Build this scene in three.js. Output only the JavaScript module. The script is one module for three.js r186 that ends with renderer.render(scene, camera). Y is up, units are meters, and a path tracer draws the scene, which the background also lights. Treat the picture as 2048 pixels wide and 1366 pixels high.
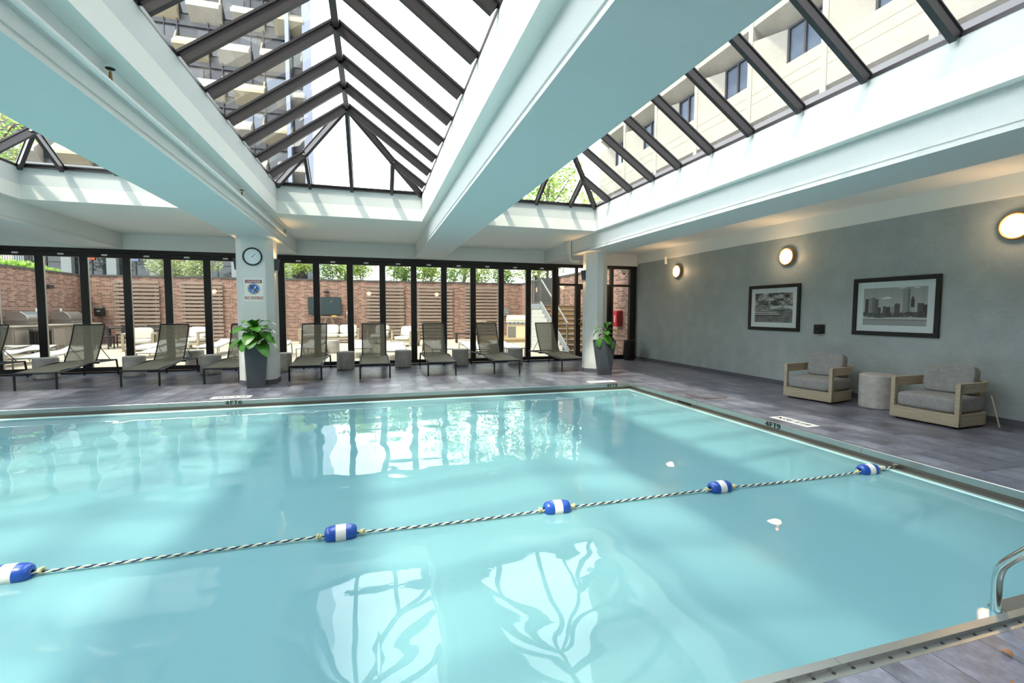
import * as THREE from 'three';
import { mergeGeometries } from 'three/addons/utils/BufferGeometryUtils.js';
import { RoundedBoxGeometry } from 'three/addons/geometries/RoundedBoxGeometry.js';
import { TextGeometry } from 'three/addons/geometries/TextGeometry.js';
import { FontLoader } from 'three/addons/loaders/FontLoader.js';
import { RectAreaLightUniformsLib } from 'three/addons/lights/RectAreaLightUniformsLib.js';

// ------------------------------------------------------------------ camera, sky, sun, exposure
const scene = new THREE.Scene();
const FOCAL = 945.52, YAW = 0.28432, PITCH = -0.06227, ROLL = 0.00293;      // focal length in pixels of a 2048 x 1366 frame
const camera = new THREE.PerspectiveCamera(2 * Math.atan(683 / FOCAL) * 180 / Math.PI, 2048 / 1366, 0.05, 400);
const eye = new THREE.Vector3(0, 1.4, 0);
{
  const f = new THREE.Vector3(Math.sin(YAW) * Math.cos(PITCH), Math.sin(PITCH), -Math.cos(YAW) * Math.cos(PITCH));
  const r = new THREE.Vector3(Math.cos(YAW), 0, Math.sin(YAW)), u = new THREE.Vector3().crossVectors(r, f);
  camera.position.copy(eye);
  camera.up.copy(u.multiplyScalar(Math.cos(ROLL)).addScaledVector(r, -Math.sin(ROLL)));
  camera.lookAt(eye.clone().add(f));
  camera.updateMatrixWorld(true); camera.updateProjectionMatrix();
}
const renderer = new THREE.WebGLRenderer({ antialias: true });
renderer.toneMapping = THREE.LinearToneMapping;
renderer.toneMappingExposure = 3.75;
renderer.shadowMap.enabled = true;
RectAreaLightUniformsLib.init();

let seed = 7;
const rnd = () => { seed = (seed * 1664525 + 1013904223) >>> 0; return seed / 4294967296; };
const rr = (a, b) => a + (b - a) * rnd();
function makeNoise(n, s) {                                   // tileable value noise on an n x n lattice
  const old = seed; seed = s; const v = Float32Array.from({ length: n * n }, rnd); seed = old;
  return (x, y) => {
    x = ((x % n) + n) % n; y = ((y % n) + n) % n;
    const i = Math.floor(x), j = Math.floor(y), a = x - i, b = y - j, i1 = (i + 1) % n, j1 = (j + 1) % n, sa = a * a * (3 - 2 * a), sb = b * b * (3 - 2 * b);
    return (v[j * n + i] * (1 - sa) + v[j * n + i1] * sa) * (1 - sb) + (v[j1 * n + i] * (1 - sa) + v[j1 * n + i1] * sa) * sb;
  };
}
function texture(w, h, fn, srgb = true, size = 1) {          // fn(x, y in 0..1) -> [r, g, b] in 0..1; size = metres (or [w, h]) that one copy covers
  const d = new Uint8Array(w * h * 4);
  for (let j = 0; j < h; j++) for (let i = 0; i < w; i++) {
    const c = fn(i / w, j / h), k = (j * w + i) * 4;
    d[k] = Math.max(0, Math.min(255, c[0] * 255)); d[k + 1] = Math.max(0, Math.min(255, c[1] * 255)); d[k + 2] = Math.max(0, Math.min(255, c[2] * 255)); d[k + 3] = 255;
  }
  const t = new THREE.DataTexture(d, w, h);
  t.wrapS = t.wrapT = THREE.RepeatWrapping; t.magFilter = THREE.LinearFilter; t.minFilter = THREE.LinearMipmapLinearFilter; t.generateMipmaps = true;
  if (srgb) t.colorSpace = THREE.SRGBColorSpace;
  const [a, b] = Array.isArray(size) ? size : [size, size];
  t.repeat.set(1 / a, 1 / b); t.needsUpdate = true;
  return t;
}
{                                                            // bright hazy sky with thin cloud
  const n1 = makeNoise(8, 11), n2 = makeNoise(32, 12);
  const sky = texture(512, 256, (x, y) => {
    const c = 0.55 * n1(x * 8, y * 4) + 0.3 * n2(x * 16, y * 8) + 0.15 * n2(x * 32, y * 16), k = 0.93 + 0.07 * c;
    return [k * 0.97, k * 0.985, k];
  });
  sky.repeat.set(1, 1); sky.mapping = THREE.EquirectangularReflectionMapping;
  scene.background = sky;
  scene.backgroundIntensity = 2.1;
}
const sun = new THREE.DirectionalLight('#fff3dc', 1.7);
sun.name = 'sun'; sun.position.set(-1.355 * 14, 3.24 * 14, 14).add(new THREE.Vector3(-1, 0, -9)); sun.target.position.set(-1, 0, -9);
sun.castShadow = true; sun.shadow.radius = 8; sun.shadow.mapSize.set(4096, 4096);
Object.assign(sun.shadow.camera, { left: -26, right: 26, top: 26, bottom: -26, near: 1, far: 140 });
scene.add(sun, sun.target);

// ------------------------------------------------------------------ helpers
const P3 = (x, y, z) => new THREE.Vector3(x, y, z);
const taken = {};
function numbered(name) { const n = taken[name] = (taken[name] ?? -1) + 1; return n ? name + '_' + String(n).padStart(3, '0') : name; }
function clean(g) {
  if (g.index) g = g.toNonIndexed();
  for (const k of Object.keys(g.attributes)) if (!['position', 'normal', 'uv'].includes(k)) g.deleteAttribute(k);
  if (!g.attributes.normal) g.computeVertexNormals();
  if (!g.attributes.uv) g.setAttribute('uv', new THREE.Float32BufferAttribute(new Float32Array(g.attributes.position.count * 2), 2));
  g.morphAttributes = {};
  return g;
}
function turned(g, x, y, z, rx = 0, ry = 0, rz = 0) {
  if (rx || ry || rz) g.applyMatrix4(new THREE.Matrix4().makeRotationFromEuler(new THREE.Euler(rx, ry, rz, 'YXZ')));
  return g.translate(x, y, z);
}
const box = (w, h, d, x = 0, y = 0, z = 0, rx = 0, ry = 0, rz = 0) => turned(clean(new THREE.BoxGeometry(w, h, d)), x, y, z, rx, ry, rz);
const span = (x0, x1, y0, y1, z0, z1) => box(Math.abs(x1 - x0), Math.abs(y1 - y0), Math.abs(z1 - z0), (x0 + x1) / 2, (y0 + y1) / 2, (z0 + z1) / 2);
const rbox = (w, h, d, r, x = 0, y = 0, z = 0, rx = 0, ry = 0, rz = 0, s = 2) => turned(clean(new RoundedBoxGeometry(w, h, d, s, r)), x, y, z, rx, ry, rz);
const cyl = (rt, rb, h, x = 0, y = 0, z = 0, seg = 24, rx = 0, rz = 0) => turned(clean(new THREE.CylinderGeometry(rt, rb, h, seg)), x, y, z, rx, 0, rz);
const ball = (r, x = 0, y = 0, z = 0, seg = 14) => turned(clean(new THREE.SphereGeometry(r, seg, Math.ceil(seg * 0.7))), x, y, z);
const lathe = (pts, seg = 32) => clean(new THREE.LatheGeometry(pts.map(([a, b]) => new THREE.Vector2(a, b)), seg));
const tube = (pts, r, n = 24, rad = 8, tension = 0.5) => clean(new THREE.TubeGeometry(pts.length === 2 ? new THREE.LineCurve3(P3(...pts[0]), P3(...pts[1])) : new THREE.CatmullRomCurve3(pts.map((p) => P3(...p)), false, 'catmullrom', tension), pts.length === 2 ? 1 : n, r, rad));
function path(pts, r, rad = 8) {                             // straight lengths joined by small balls
  const out = [];
  for (let i = 0; i < pts.length - 1; i++) out.push(tube([pts[i], pts[i + 1]], r, 1, rad));
  for (const p of pts) out.push(ball(r, ...p, rad));
  return out;
}
function ext(pts, depth, bevel = 0, holes = []) {            // polygon in x-y pushed along +z
  const s = new THREE.Shape(pts.map(([a, b]) => new THREE.Vector2(a, b)));
  for (const h of holes) s.holes.push(new THREE.Path(h.map(([a, b]) => new THREE.Vector2(a, b))));
  return clean(new THREE.ExtrudeGeometry(s, { depth, bevelEnabled: bevel > 0, bevelSize: bevel, bevelThickness: bevel, bevelSegments: 2, bevelOffset: -bevel, curveSegments: 12 }));
}
function bar(a, b, w, h, drop = 0, up = P3(0, 1, 0)) {       // rectangular bar from a to b; drop lowers it across its length
  const d = b.clone().sub(a), L = d.length(), z = d.normalize(), x = new THREE.Vector3().crossVectors(up, z).normalize(), y = new THREE.Vector3().crossVectors(z, x);
  const m = new THREE.Matrix4().makeBasis(x, y, z).setPosition(a.clone().add(b).multiplyScalar(0.5).addScaledVector(y, -drop));
  return clean(new THREE.BoxGeometry(w, h, L)).applyMatrix4(m);
}
function poly(points) {                                      // flat sheet
  const p = []; for (let i = 1; i < points.length - 1; i++) for (const q of [points[0], points[i], points[i + 1]]) p.push(q.x, q.y, q.z);
  const g = new THREE.BufferGeometry(); g.setAttribute('position', new THREE.Float32BufferAttribute(p, 3)); return clean(g);
}
function grid(nu, nv, fn) {                                  // surface fn(u, v) -> [x, y, z]
  const p = [], uv = [], id = [];
  for (let j = 0; j <= nv; j++) for (let i = 0; i <= nu; i++) { p.push(...fn(i / nu, j / nv)); uv.push(i / nu, j / nv); }
  for (let j = 0; j < nv; j++) for (let i = 0; i < nu; i++) { const a = j * (nu + 1) + i, b = a + 1, c = a + nu + 1; id.push(a, b, c + 1, a, c + 1, c); }
  const g = new THREE.BufferGeometry(); g.setAttribute('position', new THREE.Float32BufferAttribute(p, 3)); g.setAttribute('uv', new THREE.Float32BufferAttribute(uv, 2)); g.setIndex(id); g.computeVertexNormals(); return clean(g);
}
function cushion(w, h, d, x, y, z, rx = 0, ry = 0, rz = 0, puff = 0.25, n = 12) {   // soft pad with rounded seams
  const g = new THREE.BoxGeometry(2, 2, 2, n, Math.max(6, n / 2), n), p = g.attributes.position;
  for (let i = 0; i < p.count; i++) {
    const X = p.getX(i), Y = p.getY(i), Z = p.getZ(i), e = 7, k = 1 / Math.pow(Math.pow(Math.abs(X), e) + Math.pow(Math.abs(Y), e) + Math.pow(Math.abs(Z), e), 1 / e);
    const b = 1 - puff * (1 - (1 - X * X * k * k) * (1 - Z * Z * k * k));
    p.setXYZ(i, X * k * w / 2, Y * k * h / 2 * b, Z * k * d / 2);
  }
  g.computeVertexNormals();
  return turned(clean(g), x, y, z, rx, ry, rz);
}
function metres(g) {                                         // uv in metres, by the way each face points
  const p = g.attributes.position, n = g.attributes.normal, uv = g.attributes.uv;
  for (let i = 0; i < p.count; i += 3) {
    let ax = 0, ay = 0, az = 0;
    for (let k = i; k < i + 3; k++) { ax += Math.abs(n.getX(k)); ay += Math.abs(n.getY(k)); az += Math.abs(n.getZ(k)); }
    for (let k = i; k < i + 3; k++) {
      if (ay >= ax && ay >= az) uv.setXY(k, p.getX(k), p.getZ(k)); else if (ax >= az) uv.setXY(k, p.getZ(k), p.getY(k)); else uv.setXY(k, p.getX(k), p.getY(k));
    }
  }
  return g;
}
const join = (a) => Array.isArray(a) ? (a.length === 1 ? a[0] : mergeGeometries(a)) : a;
function mesh(geo, m) { const o = new THREE.Mesh(geo, m); o.castShadow = o.receiveShadow = true; return o; }
function part(name, geos, m, parent, label, keepUV = false) {  // a part of a thing
  const g = join(geos), o = mesh(keepUV ? g : metres(g), m);
  o.name = name; if (label) o.userData.label = label; parent.add(o); return o;
}
function thing(name, label, category, [x, y, z] = [0, 0, 0], turn = 0, group) {   // a group at the base of a thing
  const o = new THREE.Group(); o.name = numbered(name); o.position.set(x, y, z); o.rotation.y = turn; o.userData = { label, category };
  if (group) o.userData.group = group;
  scene.add(o); return o;
}
function single(name, label, category, geos, m, group, keepUV = false) {   // a thing of one mesh
  const g = join(geos), o = mesh(keepUV ? g : metres(g), m); o.name = numbered(name); o.userData = { label, category }; if (group) o.userData.group = group; scene.add(o); return o;
}
function structure(name, label, category, geos, m) {         // a piece of the setting
  let o; if (geos) { o = mesh(metres(join(geos)), m); } else o = new THREE.Group();
  o.name = name; o.userData = { label, category, kind: 'structure' }; scene.add(o); return o;
}
function copy(o, label, [x, y, z], turn = 0) {
  const c = o.clone(); c.name = numbered(o.name.replace(/_\d{3}$/, '')); c.userData = { ...o.userData, label: label ?? o.userData.label }; c.position.set(x, y, z); c.rotation.y = turn; scene.add(c); return c;
}
function lamp(x, y, z, intensity, color = '#ffcf96', radius = 3) { const l = new THREE.PointLight(color, intensity, 0, 2); l.position.set(x, y, z); l.castShadow = true; l.shadow.radius = radius; scene.add(l); return l; }
const font = await new FontLoader().loadAsync('fonts/droid/droid_sans_bold.typeface.json');
function text(s, size, depth, wide = 1) {                    // centred lettering facing +z
  const g = clean(new TextGeometry(s, { font, size, depth, curveSegments: 4, bevelEnabled: false })); g.computeBoundingBox(); const b = g.boundingBox;
  g.translate(-(b.min.x + b.max.x) / 2, -(b.min.y + b.max.y) / 2, 0); g.scale(wide, 1, 1); return g;
}

// ------------------------------------------------------------------ materials
const nA = makeNoise(64, 21), nB = makeNoise(16, 22), nC = makeNoise(128, 23);
const fbm = (x, y) => 0.5 * nB(x * 16, y * 16) + 0.3 * nA(x * 64, y * 64) + 0.2 * nC(x * 128, y * 128);
const std = (color, roughness = 0.7, o = {}) => new THREE.MeshStandardMaterial({ color, roughness, side: THREE.DoubleSide, ...o });
const phys = (color, roughness = 0.5, o = {}) => new THREE.MeshPhysicalMaterial({ color, roughness, side: THREE.DoubleSide, ...o });
const speckle = texture(256, 256, (x, y) => { const v = nC(x * 128, y * 128) * 0.6 + nA(x * 64, y * 64) * 0.4; return [v, v, v]; }, false, 0.35);
const M = {};
M.plaster = std('#dadddb', 0.82, { bumpMap: speckle, bumpScale: 0.002 });
M.soffit = std('#efefe9', 0.85, { bumpMap: speckle, bumpScale: 0.0012 });
M.wallGrey = std('#ffffff', 0.42, {
  map: texture(512, 512, (x, y) => { const v = 0.93 + 0.1 * (fbm(x, y) - 0.5) + 0.04 * (nB(x * 16, y * 4) - 0.5); return [0.69 * v, 0.73 * v, 0.73 * v]; }, true, 3),
  bumpMap: texture(512, 512, (x, y) => { const row = Math.floor(y * 15), u = (x * 5 + (row % 2) * 0.5) % 1, w = (y * 15) % 1, j = (u < 0.03 || w < 0.09) ? 0.25 : 0.6; const v = j + 0.4 * (nA(x * 64, y * 64) - 0.5); return [v, v, v]; }, false, 1.0), bumpScale: 0.0022 });
const tileTex = [0, 1, 2].map((k) => texture(256, 256, (x, y) => {
  const v = 0.46 + 0.16 * (nB(x * 4 + k * 5, y * 8 + k * 3) - 0.5) + 0.12 * (nA(x * 16 + k * 9, y * 24) - 0.5) + 0.07 * (nC(x * 64, y * 100 + k * 7) - 0.5);
  return [v * 0.98, v * 0.995, v * 1.11];
}, true, [0.9, 1.3]));
M.tiles = tileTex.map((map, k) => std(['#f2f2f2', '#ffffff', '#e6e6ea'][k], 0.3, { map }));
M.grout = std('#8f9094', 0.9);
M.baseTile = std('#5c5e66', 0.55);
M.steel = std('#b9bcbb', 0.3, { metalness: 0.9, bumpMap: speckle, bumpScale: 0.0002 });
M.steelDull = std('#8d8a84', 0.42, { metalness: 0.75 });
M.chrome = std('#d6dadb', 0.12, { metalness: 1 });
M.wetSteel = std('#a9c9c6', 0.35, { metalness: 0.4 });
M.basin = std('#d8f3f6', 0.75);
M.black = std('#141414', 0.38);
M.blackMatte = std('#1b1b1c', 0.7);
M.bronze = std('#4a4648', 0.38, { metalness: 0.55 });
M.silver = std('#a9a6a0', 0.4, { metalness: 0.7 });
M.glass = phys('#c4cbca', 0, { transmission: 1, thickness: 0, ior: 1.5 });
M.skyGlass = phys('#eef3f3', 0, { transmission: 1, thickness: 0, ior: 1.45 });
M.charcoal = std('#2c2f33', 0.45, { metalness: 0.3 });
M.concrete = std('#ffffff', 0.85, { map: texture(256, 256, (x, y) => { const v = 0.70 + 0.14 * (fbm(x, y) - 0.5) + 0.06 * (nB(x * 16, y * 3) - 0.5); return [v, v * 0.975, v * 0.94]; }, true, 0.8), bumpMap: speckle, bumpScale: 0.0008 });
const weave = texture(128, 128, (x, y) => { const a = Math.sin(y * Math.PI * 64) * 0.5 + 0.5, b = nA(x * 8, y * 64), v = 0.50 + 0.05 * a + 0.12 * (b - 0.5); return [v * 1.02, v * 0.98, v * 0.86]; }, true, 0.3);
M.sling = std('#ffffff', 0.8, { map: weave, transparent: true, opacity: 0.86 });
M.slingSeat = std('#ffffff', 0.75, { map: weave });
M.white = std('#f2f2ef', 0.5);
M.paper = std('#ecebe6', 0.6);
M.red = std('#a3202a', 0.5);
M.blue = std('#1f74b8', 0.5);
M.woodGrey = std('#ffffff', 0.65, { map: texture(256, 256, (x, y) => { const v = 0.66 + 0.1 * (nA(x * 6, y * 64) - 0.5) + 0.06 * (nC(x * 12, y * 128) - 0.5); return [v, v * 0.93, v * 0.80]; }, true, [0.9, 0.35]) });
M.woodStep = std('#ffffff', 0.7, { map: texture(256, 256, (x, y) => { const v = 0.62 + 0.14 * (nA(x * 6, y * 48) - 0.5); return [v, v * 0.86, v * 0.62]; }, true, [1.2, 0.4]) });
M.slatWood = std('#ffffff', 0.75, { map: texture(256, 256, (x, y) => { const v = 0.60 + 0.16 * (nA(x * 5, y * 64) - 0.5); return [v, v * 0.88, v * 0.80]; }, true, [1.4, 0.4]) });
M.fabricGrey = std('#ffffff', 0.95, { map: texture(256, 256, (x, y) => { const v = 0.56 + 0.1 * (fbm(x, y) - 0.5) + 0.05 * (nC(x * 128, y * 128) - 0.5); return [v, v * 0.99, v * 0.985]; }, true, 0.5), bumpMap: speckle, bumpScale: 0.0006 });
M.cream = std('#cfc6b4', 0.9);
M.whiteFabric = std('#cfcbc3', 0.9);
M.brick = std('#ffffff', 0.9, (() => {
  const W = 512, H = 512, tint = makeNoise(32, 41), cell = (x, y) => { const row = Math.floor(y * 12), u = x * 4 + (row % 2) * 0.5, c = Math.floor(u) % 4, fu = u - Math.floor(u), fv = y * 12 - row; return [row, c, fu < 0.045 || fv < 0.14]; };
  return {
    map: texture(W, H, (x, y) => { const [r, c, m] = cell(x, y), n = fbm(x, y); if (m) { const v = 0.70 + 0.1 * (n - 0.5); return [v, v * 0.9, v * 0.82]; } const t = tint(c * 5 + r * 3 + 0.01, r * 7 + c + 0.01), v = 0.86 + 0.34 * (t - 0.5) + 0.2 * (n - 0.5); return [0.655 * v, 0.50 * v, 0.44 * v]; }, true, 0.9),
    bumpMap: texture(W, H, (x, y) => { const v = cell(x, y)[2] ? 0.2 : 0.75; return [v, v, v]; }, false, 0.9), bumpScale: 0.006 };
})());
M.paving = std('#ffffff', 0.85, { map: texture(512, 512, (x, y) => { const j = (x * 4 % 1) < 0.018 || (y * 4 % 1) < 0.018, v = (j ? 0.54 : 0.68) + 0.1 * (fbm(x, y) - 0.5); return [v, v * 0.94, v * 0.84]; }, true, 2.4) });
M.cap = std('#4d4c4b', 0.7);
M.siding = std('#b9b9b2', 0.7);
M.leaf = phys('#417f25', 0.38, { transmission: 0.25, thickness: 0, clearcoat: 0.25 });
M.leafMid = std('#b9d36a', 0.5);
M.foliage = phys('#ffffff', 0.9, { transmission: 0.45, thickness: 0 });
M.bark = std('#5d5044', 0.9);
M.soil = std('#3a2e24', 1);
M.lampGlow = std('#fff2dc', 0.6, { emissive: '#ffd9a0', emissiveIntensity: 2.6 });
M.lampRim = std('#b98a5a', 0.5);
M.precast = std('#ffffff', 0.85, { map: texture(256, 256, (x, y) => { const v = 0.60 + 0.06 * (fbm(x, y) - 0.5); return [v, v * 0.97, v * 0.915]; }, true, 4) });
M.precastTan = std('#9b917b', 0.85);
M.towerGlass = phys('#22262c', 0.06, { clearcoat: 0.4 });
M.paleGlass = phys('#566070', 0.08, { clearcoat: 0.5 });
M.darkMetal = std('#3c3a3d', 0.5, { metalness: 0.3 });
M.graphite = std('#4d5258', 0.35, { metalness: 0.15 });

// ------------------------------------------------------------------ the room: x to the right, -z towards the glass wall, deck at y = 0
const XR = 7.6, XL = -13.2, ZB = -12.75, ZN = 3.5, YC = 3.12, YB = 2.78, YH = 2.77;
const LIPX = 4.82, LIPF = -8.2, LIPN = -1.38, LIPL = -11.2, WATER = -0.1, INSET = 0.11;

// deck: slab (grout) with an opening for the pool, tiles set on it
const floor = structure('floor', 'grey slate-look porcelain tile pool deck', 'floor');
{
  const hole = [[LIPL - 0.07, -LIPN - 0.07], [LIPX + 0.07, -LIPN - 0.07], [LIPX + 0.07, -LIPF + 0.07], [LIPL - 0.07, -LIPF + 0.07]];
  const g = ext([[XL, -ZN], [XR, -ZN], [XR, -ZB], [XL, -ZB]], 0.2, 0, [hole]).rotateX(-Math.PI / 2); g.translate(0, -0.2045, 0);
  part('slab', g, M.grout, floor);
  const TW = 0.285, TD = 0.57, gap = 0.004, list = [];
  const field = (x0, x1, z0, z1) => {
    for (let x = x0; x < x1 - 0.02; x += TW) for (let z = z1; z > z0 + 0.02; z -= TD) {
      const a = Math.min(x + TW, x1), b = Math.max(z - TD, z0); list.push([x, a, b, z]);
    }
  };
  field(XL, XR, ZB + 0.06, LIPF - 0.07); field(LIPX + 0.07, XR, LIPF - 0.07, ZN); field(XL, LIPX + 0.07, LIPN + 0.07, ZN);
  const shows = ([x0, x1, z0, z1]) => {                      // how large a tile shows, to choose the ones that are built singly
    const q = [[x0, z0], [x1, z0], [x1, z1], [x0, z1]].map(([x, z]) => P3(x, 0, z).applyMatrix4(camera.matrixWorldInverse));
    if (q.some((p) => p.z > -0.3)) return 0;
    const s = q.map((p) => [FOCAL * p.x / -p.z, FOCAL * p.y / -p.z]); let a = 0;
    for (let i = 0; i < 4; i++) a += s[i][0] * s[(i + 1) % 4][1] - s[(i + 1) % 4][0] * s[i][1];
    return s.some(([u, v]) => Math.abs(u) < 1024 && Math.abs(v) < 683) ? Math.abs(a) / 2 : 0;
  };
  list.sort((a, b) => shows(b) - shows(a));
  const geos = {}, rest = [];
  list.forEach(([x0, x1, z0, z1], i) => {
    const w = x1 - x0 - gap, d = z1 - z0 - gap, key = w.toFixed(3) + ',' + d.toFixed(3), k = Math.floor(rnd() * 3);
    if (i < 298) {
      const g2 = geos[key + k] ??= (() => { const b = metres(box(w, 0.012, d)); const uv = b.attributes.uv, o = rr(0, 3); for (let q = 0; q < uv.count; q++) uv.setXY(q, uv.getX(q) + o, uv.getY(q) + o * 1.7); return b; })();
      const o = mesh(g2, M.tiles[k]); o.name = 'tile'; o.position.set((x0 + x1) / 2, -0.006, (z0 + z1) / 2); floor.add(o);
    } else rest.push(box(w, 0.012, d, (x0 + x1) / 2, -0.006, (z0 + z1) / 2));
  });
  const r = part('tile_field', rest, M.tiles[1], floor); r.userData.kind = 'stuff';
}

// pool: stainless gutter edge, light teal basin with coved foot, water
function rim(inset, y) { return [[LIPL + inset, y, LIPF + inset], [LIPX - inset, y, LIPF + inset], [LIPX - inset, y, LIPN - inset], [LIPL + inset, y, LIPN - inset]].map((p) => P3(...p)); }
function bands(steps) {                                      // rectangular rings joined into one skin
  const out = [];
  for (let i = 0; i < steps.length - 1; i++) { const a = rim(...steps[i]), b = rim(...steps[i + 1]); for (let k = 0; k < 4; k++) out.push(poly([a[k], a[(k + 1) % 4], b[(k + 1) % 4], b[k]])); }
  return out;
}
const coping = structure('trim_1', 'brushed steel gutter edge around the pool', 'pool edge');
part('lip', bands([[-0.035, -0.004], [-0.035, 0.018], [0, 0.02], [0.004, 0.014], [0.004, -0.045], [-0.03, -0.047], [-0.03, -0.05]]), M.steel, coping);
part('gutter', bands([[-0.03, -0.05], [-0.03, -0.088], [0.06, -0.094]]), M.steelDull, coping);
part('weir', bands([[0.06, -0.094], [0.065, -0.088], [INSET - 0.01, -0.09], [INSET, -0.098], [INSET, -0.16]]), M.wetSteel, coping);
part('flange', bands([[-0.07, -0.012], [-0.07, -0.001], [-0.035, -0.001]]), M.steel, coping);
{
  const holes = []; for (let x = -1; x < LIPX; x += 0.1) holes.push(box(0.014, 0.003, 0.01, x, 0, LIPN + 0.045));
  for (let z = LIPF + 0.1; z < LIPN; z += 0.1) holes.push(box(0.01, 0.003, 0.014, LIPX + 0.05, 0, z));
  part('weep_holes', holes, M.blackMatte, coping);
  const joints = []; for (const x of [-6.5, -3.1, 0.35, 3.6]) joints.push(box(0.004, 0.062, 0.002, x, -0.014, LIPF + 0.0045)); for (const z of [-6.2, -3.6]) joints.push(box(0.002, 0.062, 0.004, LIPX - 0.0045, -0.014, z));
  joints.push(box(0.003, 0.001, 0.034, 1.75, 0.0195, LIPN + 0.017));
  part('joint', joints, M.steelDull, coping);
  const mark = (s, x, z, turn) => part('depth_marking', turned(text(s, 0.062, 0.002, 1.25), x, -0.013, z, 0, turn, 0), M.black, coping, 'black painted depth number');
  mark('4FT6', -2.11, LIPF + 0.005, 0); mark('4FT9', 4.42, LIPF + 0.005, 0); mark('4FT9', LIPX - 0.007, -4.73, -Math.PI / 2);
  part('skimmer_slot', box(0.012, 0.03, 0.34, LIPX + 0.028, -0.068, -6.55), M.black, coping);
}
const basin = structure('pool_basin', 'light teal plastered pool basin', 'pool', bands([[INSET, -0.1], [INSET, -1.05], [INSET + 0.03, -1.2], [INSET + 0.12, -1.34], [INSET + 0.26, -1.43], [INSET + 0.45, -1.45]]).concat([poly(rim(INSET + 0.45, -1.45))]), M.basin);
{
  const n1 = makeNoise(16, 51), n2 = makeNoise(64, 52);
  const ripple = texture(512, 512, (x, y) => { const v = 0.62 * n1(x * 16 + 0.6 * n1(y * 16, x * 16), y * 16) + 0.25 * n1(x * 16, y * 16) + 0.13 * n2(x * 32, y * 32); return [v, v, v]; }, false, 4.2);
  const g = grid(24, 16, (u, v) => [LIPL + INSET + u * (LIPX - LIPL - 2 * INSET), WATER, LIPN - INSET - v * (LIPN - LIPF - 2 * INSET)]);
  const o = mesh(metres(g), phys('#a5e3ee', 0, { transmission: 0.6, thickness: 0, ior: 1.33, bumpMap: ripple, bumpScale: 0.005 }));
  o.name = 'pool_water'; o.userData = { label: 'pale turquoise pool water with a mirror-like surface', category: 'water', kind: 'stuff' }; scene.add(o);
}

// walls
structure('wall_right', 'grey painted block wall with pictures', 'wall', [span(XR, XR + 0.3, -0.2, 3.5, ZB - 0.4, ZN + 0.3)], M.wallGrey);
structure('wall_left', 'grey painted wall at the far side of the pool', 'wall', [span(XL - 0.3, XL, -0.2, 3.5, ZB - 0.4, ZN + 0.3)], M.wallGrey);
structure('wall_near', 'grey painted wall behind the pool deck', 'wall', [span(XL, XR, -0.2, 3.5, ZN, ZN + 0.3)], M.wallGrey);
structure('wall_back', 'plain wall beside the folding glass panels', 'wall', [span(XL, -10.88, 0, YH, ZB - 0.12, ZB + 0.06)], M.plaster);
structure('baseboard_right', 'dark slate tile skirting along the grey wall', 'skirting', [span(XR - 0.012, XR, 0, 0.085, ZB + 0.06, ZN)], M.baseTile);
structure('trim_2', 'pale plaster beam along the top of the grey wall', 'beam', [span(XR - 0.022, XR + 0.1, 2.84, YC, ZB + 0.1, ZN)], M.soffit);

// ceiling with the skylight openings
const bays = [[-12.43, -9.84], [-8.82, -6.23], [-5.21, -2.64], [-1.605, 0.91], [1.88, 4.53]];
const ZF = -9.26, ZA = -7.78, ZA2 = ZA + 0.715 * 11, ZE = ZA2 + 1.48;
{
  const holes = bays.map(([a, b]) => [[a, -ZE], [b, -ZE], [b, -ZF], [a, -ZF]]);
  const g = ext([[XL - 0.3, -ZN - 0.3], [XR + 0.3, -ZN - 0.3], [XR + 0.3, -ZB + 0.4], [XL - 0.3, -ZB + 0.4]], 0.22, 0, holes).rotateX(-Math.PI / 2); g.translate(0, YC, 0);
  structure('ceiling', 'flat plaster ceiling between the skylights', 'ceiling', g, M.soffit);
}
structure('trim_3', 'plaster header beam above the folding glass wall', 'beam', [span(XL, XR, YH, YC, ZB + 0.12, ZB - 0.4)], M.soffit);
const beamSpans = [[-9.66, -8.93], [-6.1, -5.33], [-2.49, -1.75], [1.045, 1.755], [4.64, 5.41]];
beamSpans.forEach(([a, b], i) => {
  const k = 0.012, pr = [[a, YB], [b, YB], [b, YB + 0.03], [b - k, YB + 0.034], [b - k, YB + 0.054], [b, YB + 0.058], [b, YC], [a, YC], [a, YB + 0.058], [a + k, YB + 0.054], [a + k, YB + 0.034], [a, YB + 0.03]];
  const g = ext(pr, ZN - ZB - 0.12); g.translate(0, 0, ZB + 0.12);
  structure(numbered('ceiling_beam'), ['white ceiling beam over the hidden end of the pool', 'white ceiling beam left of the sprinkler pipe beam', 'white ceiling beam carrying the sprinkler pipe, over the thermometer column', 'white ceiling beam between the two clear skylights', 'white ceiling beam over the column by the stair door'][i], 'beam', g, M.plaster);
});

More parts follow.
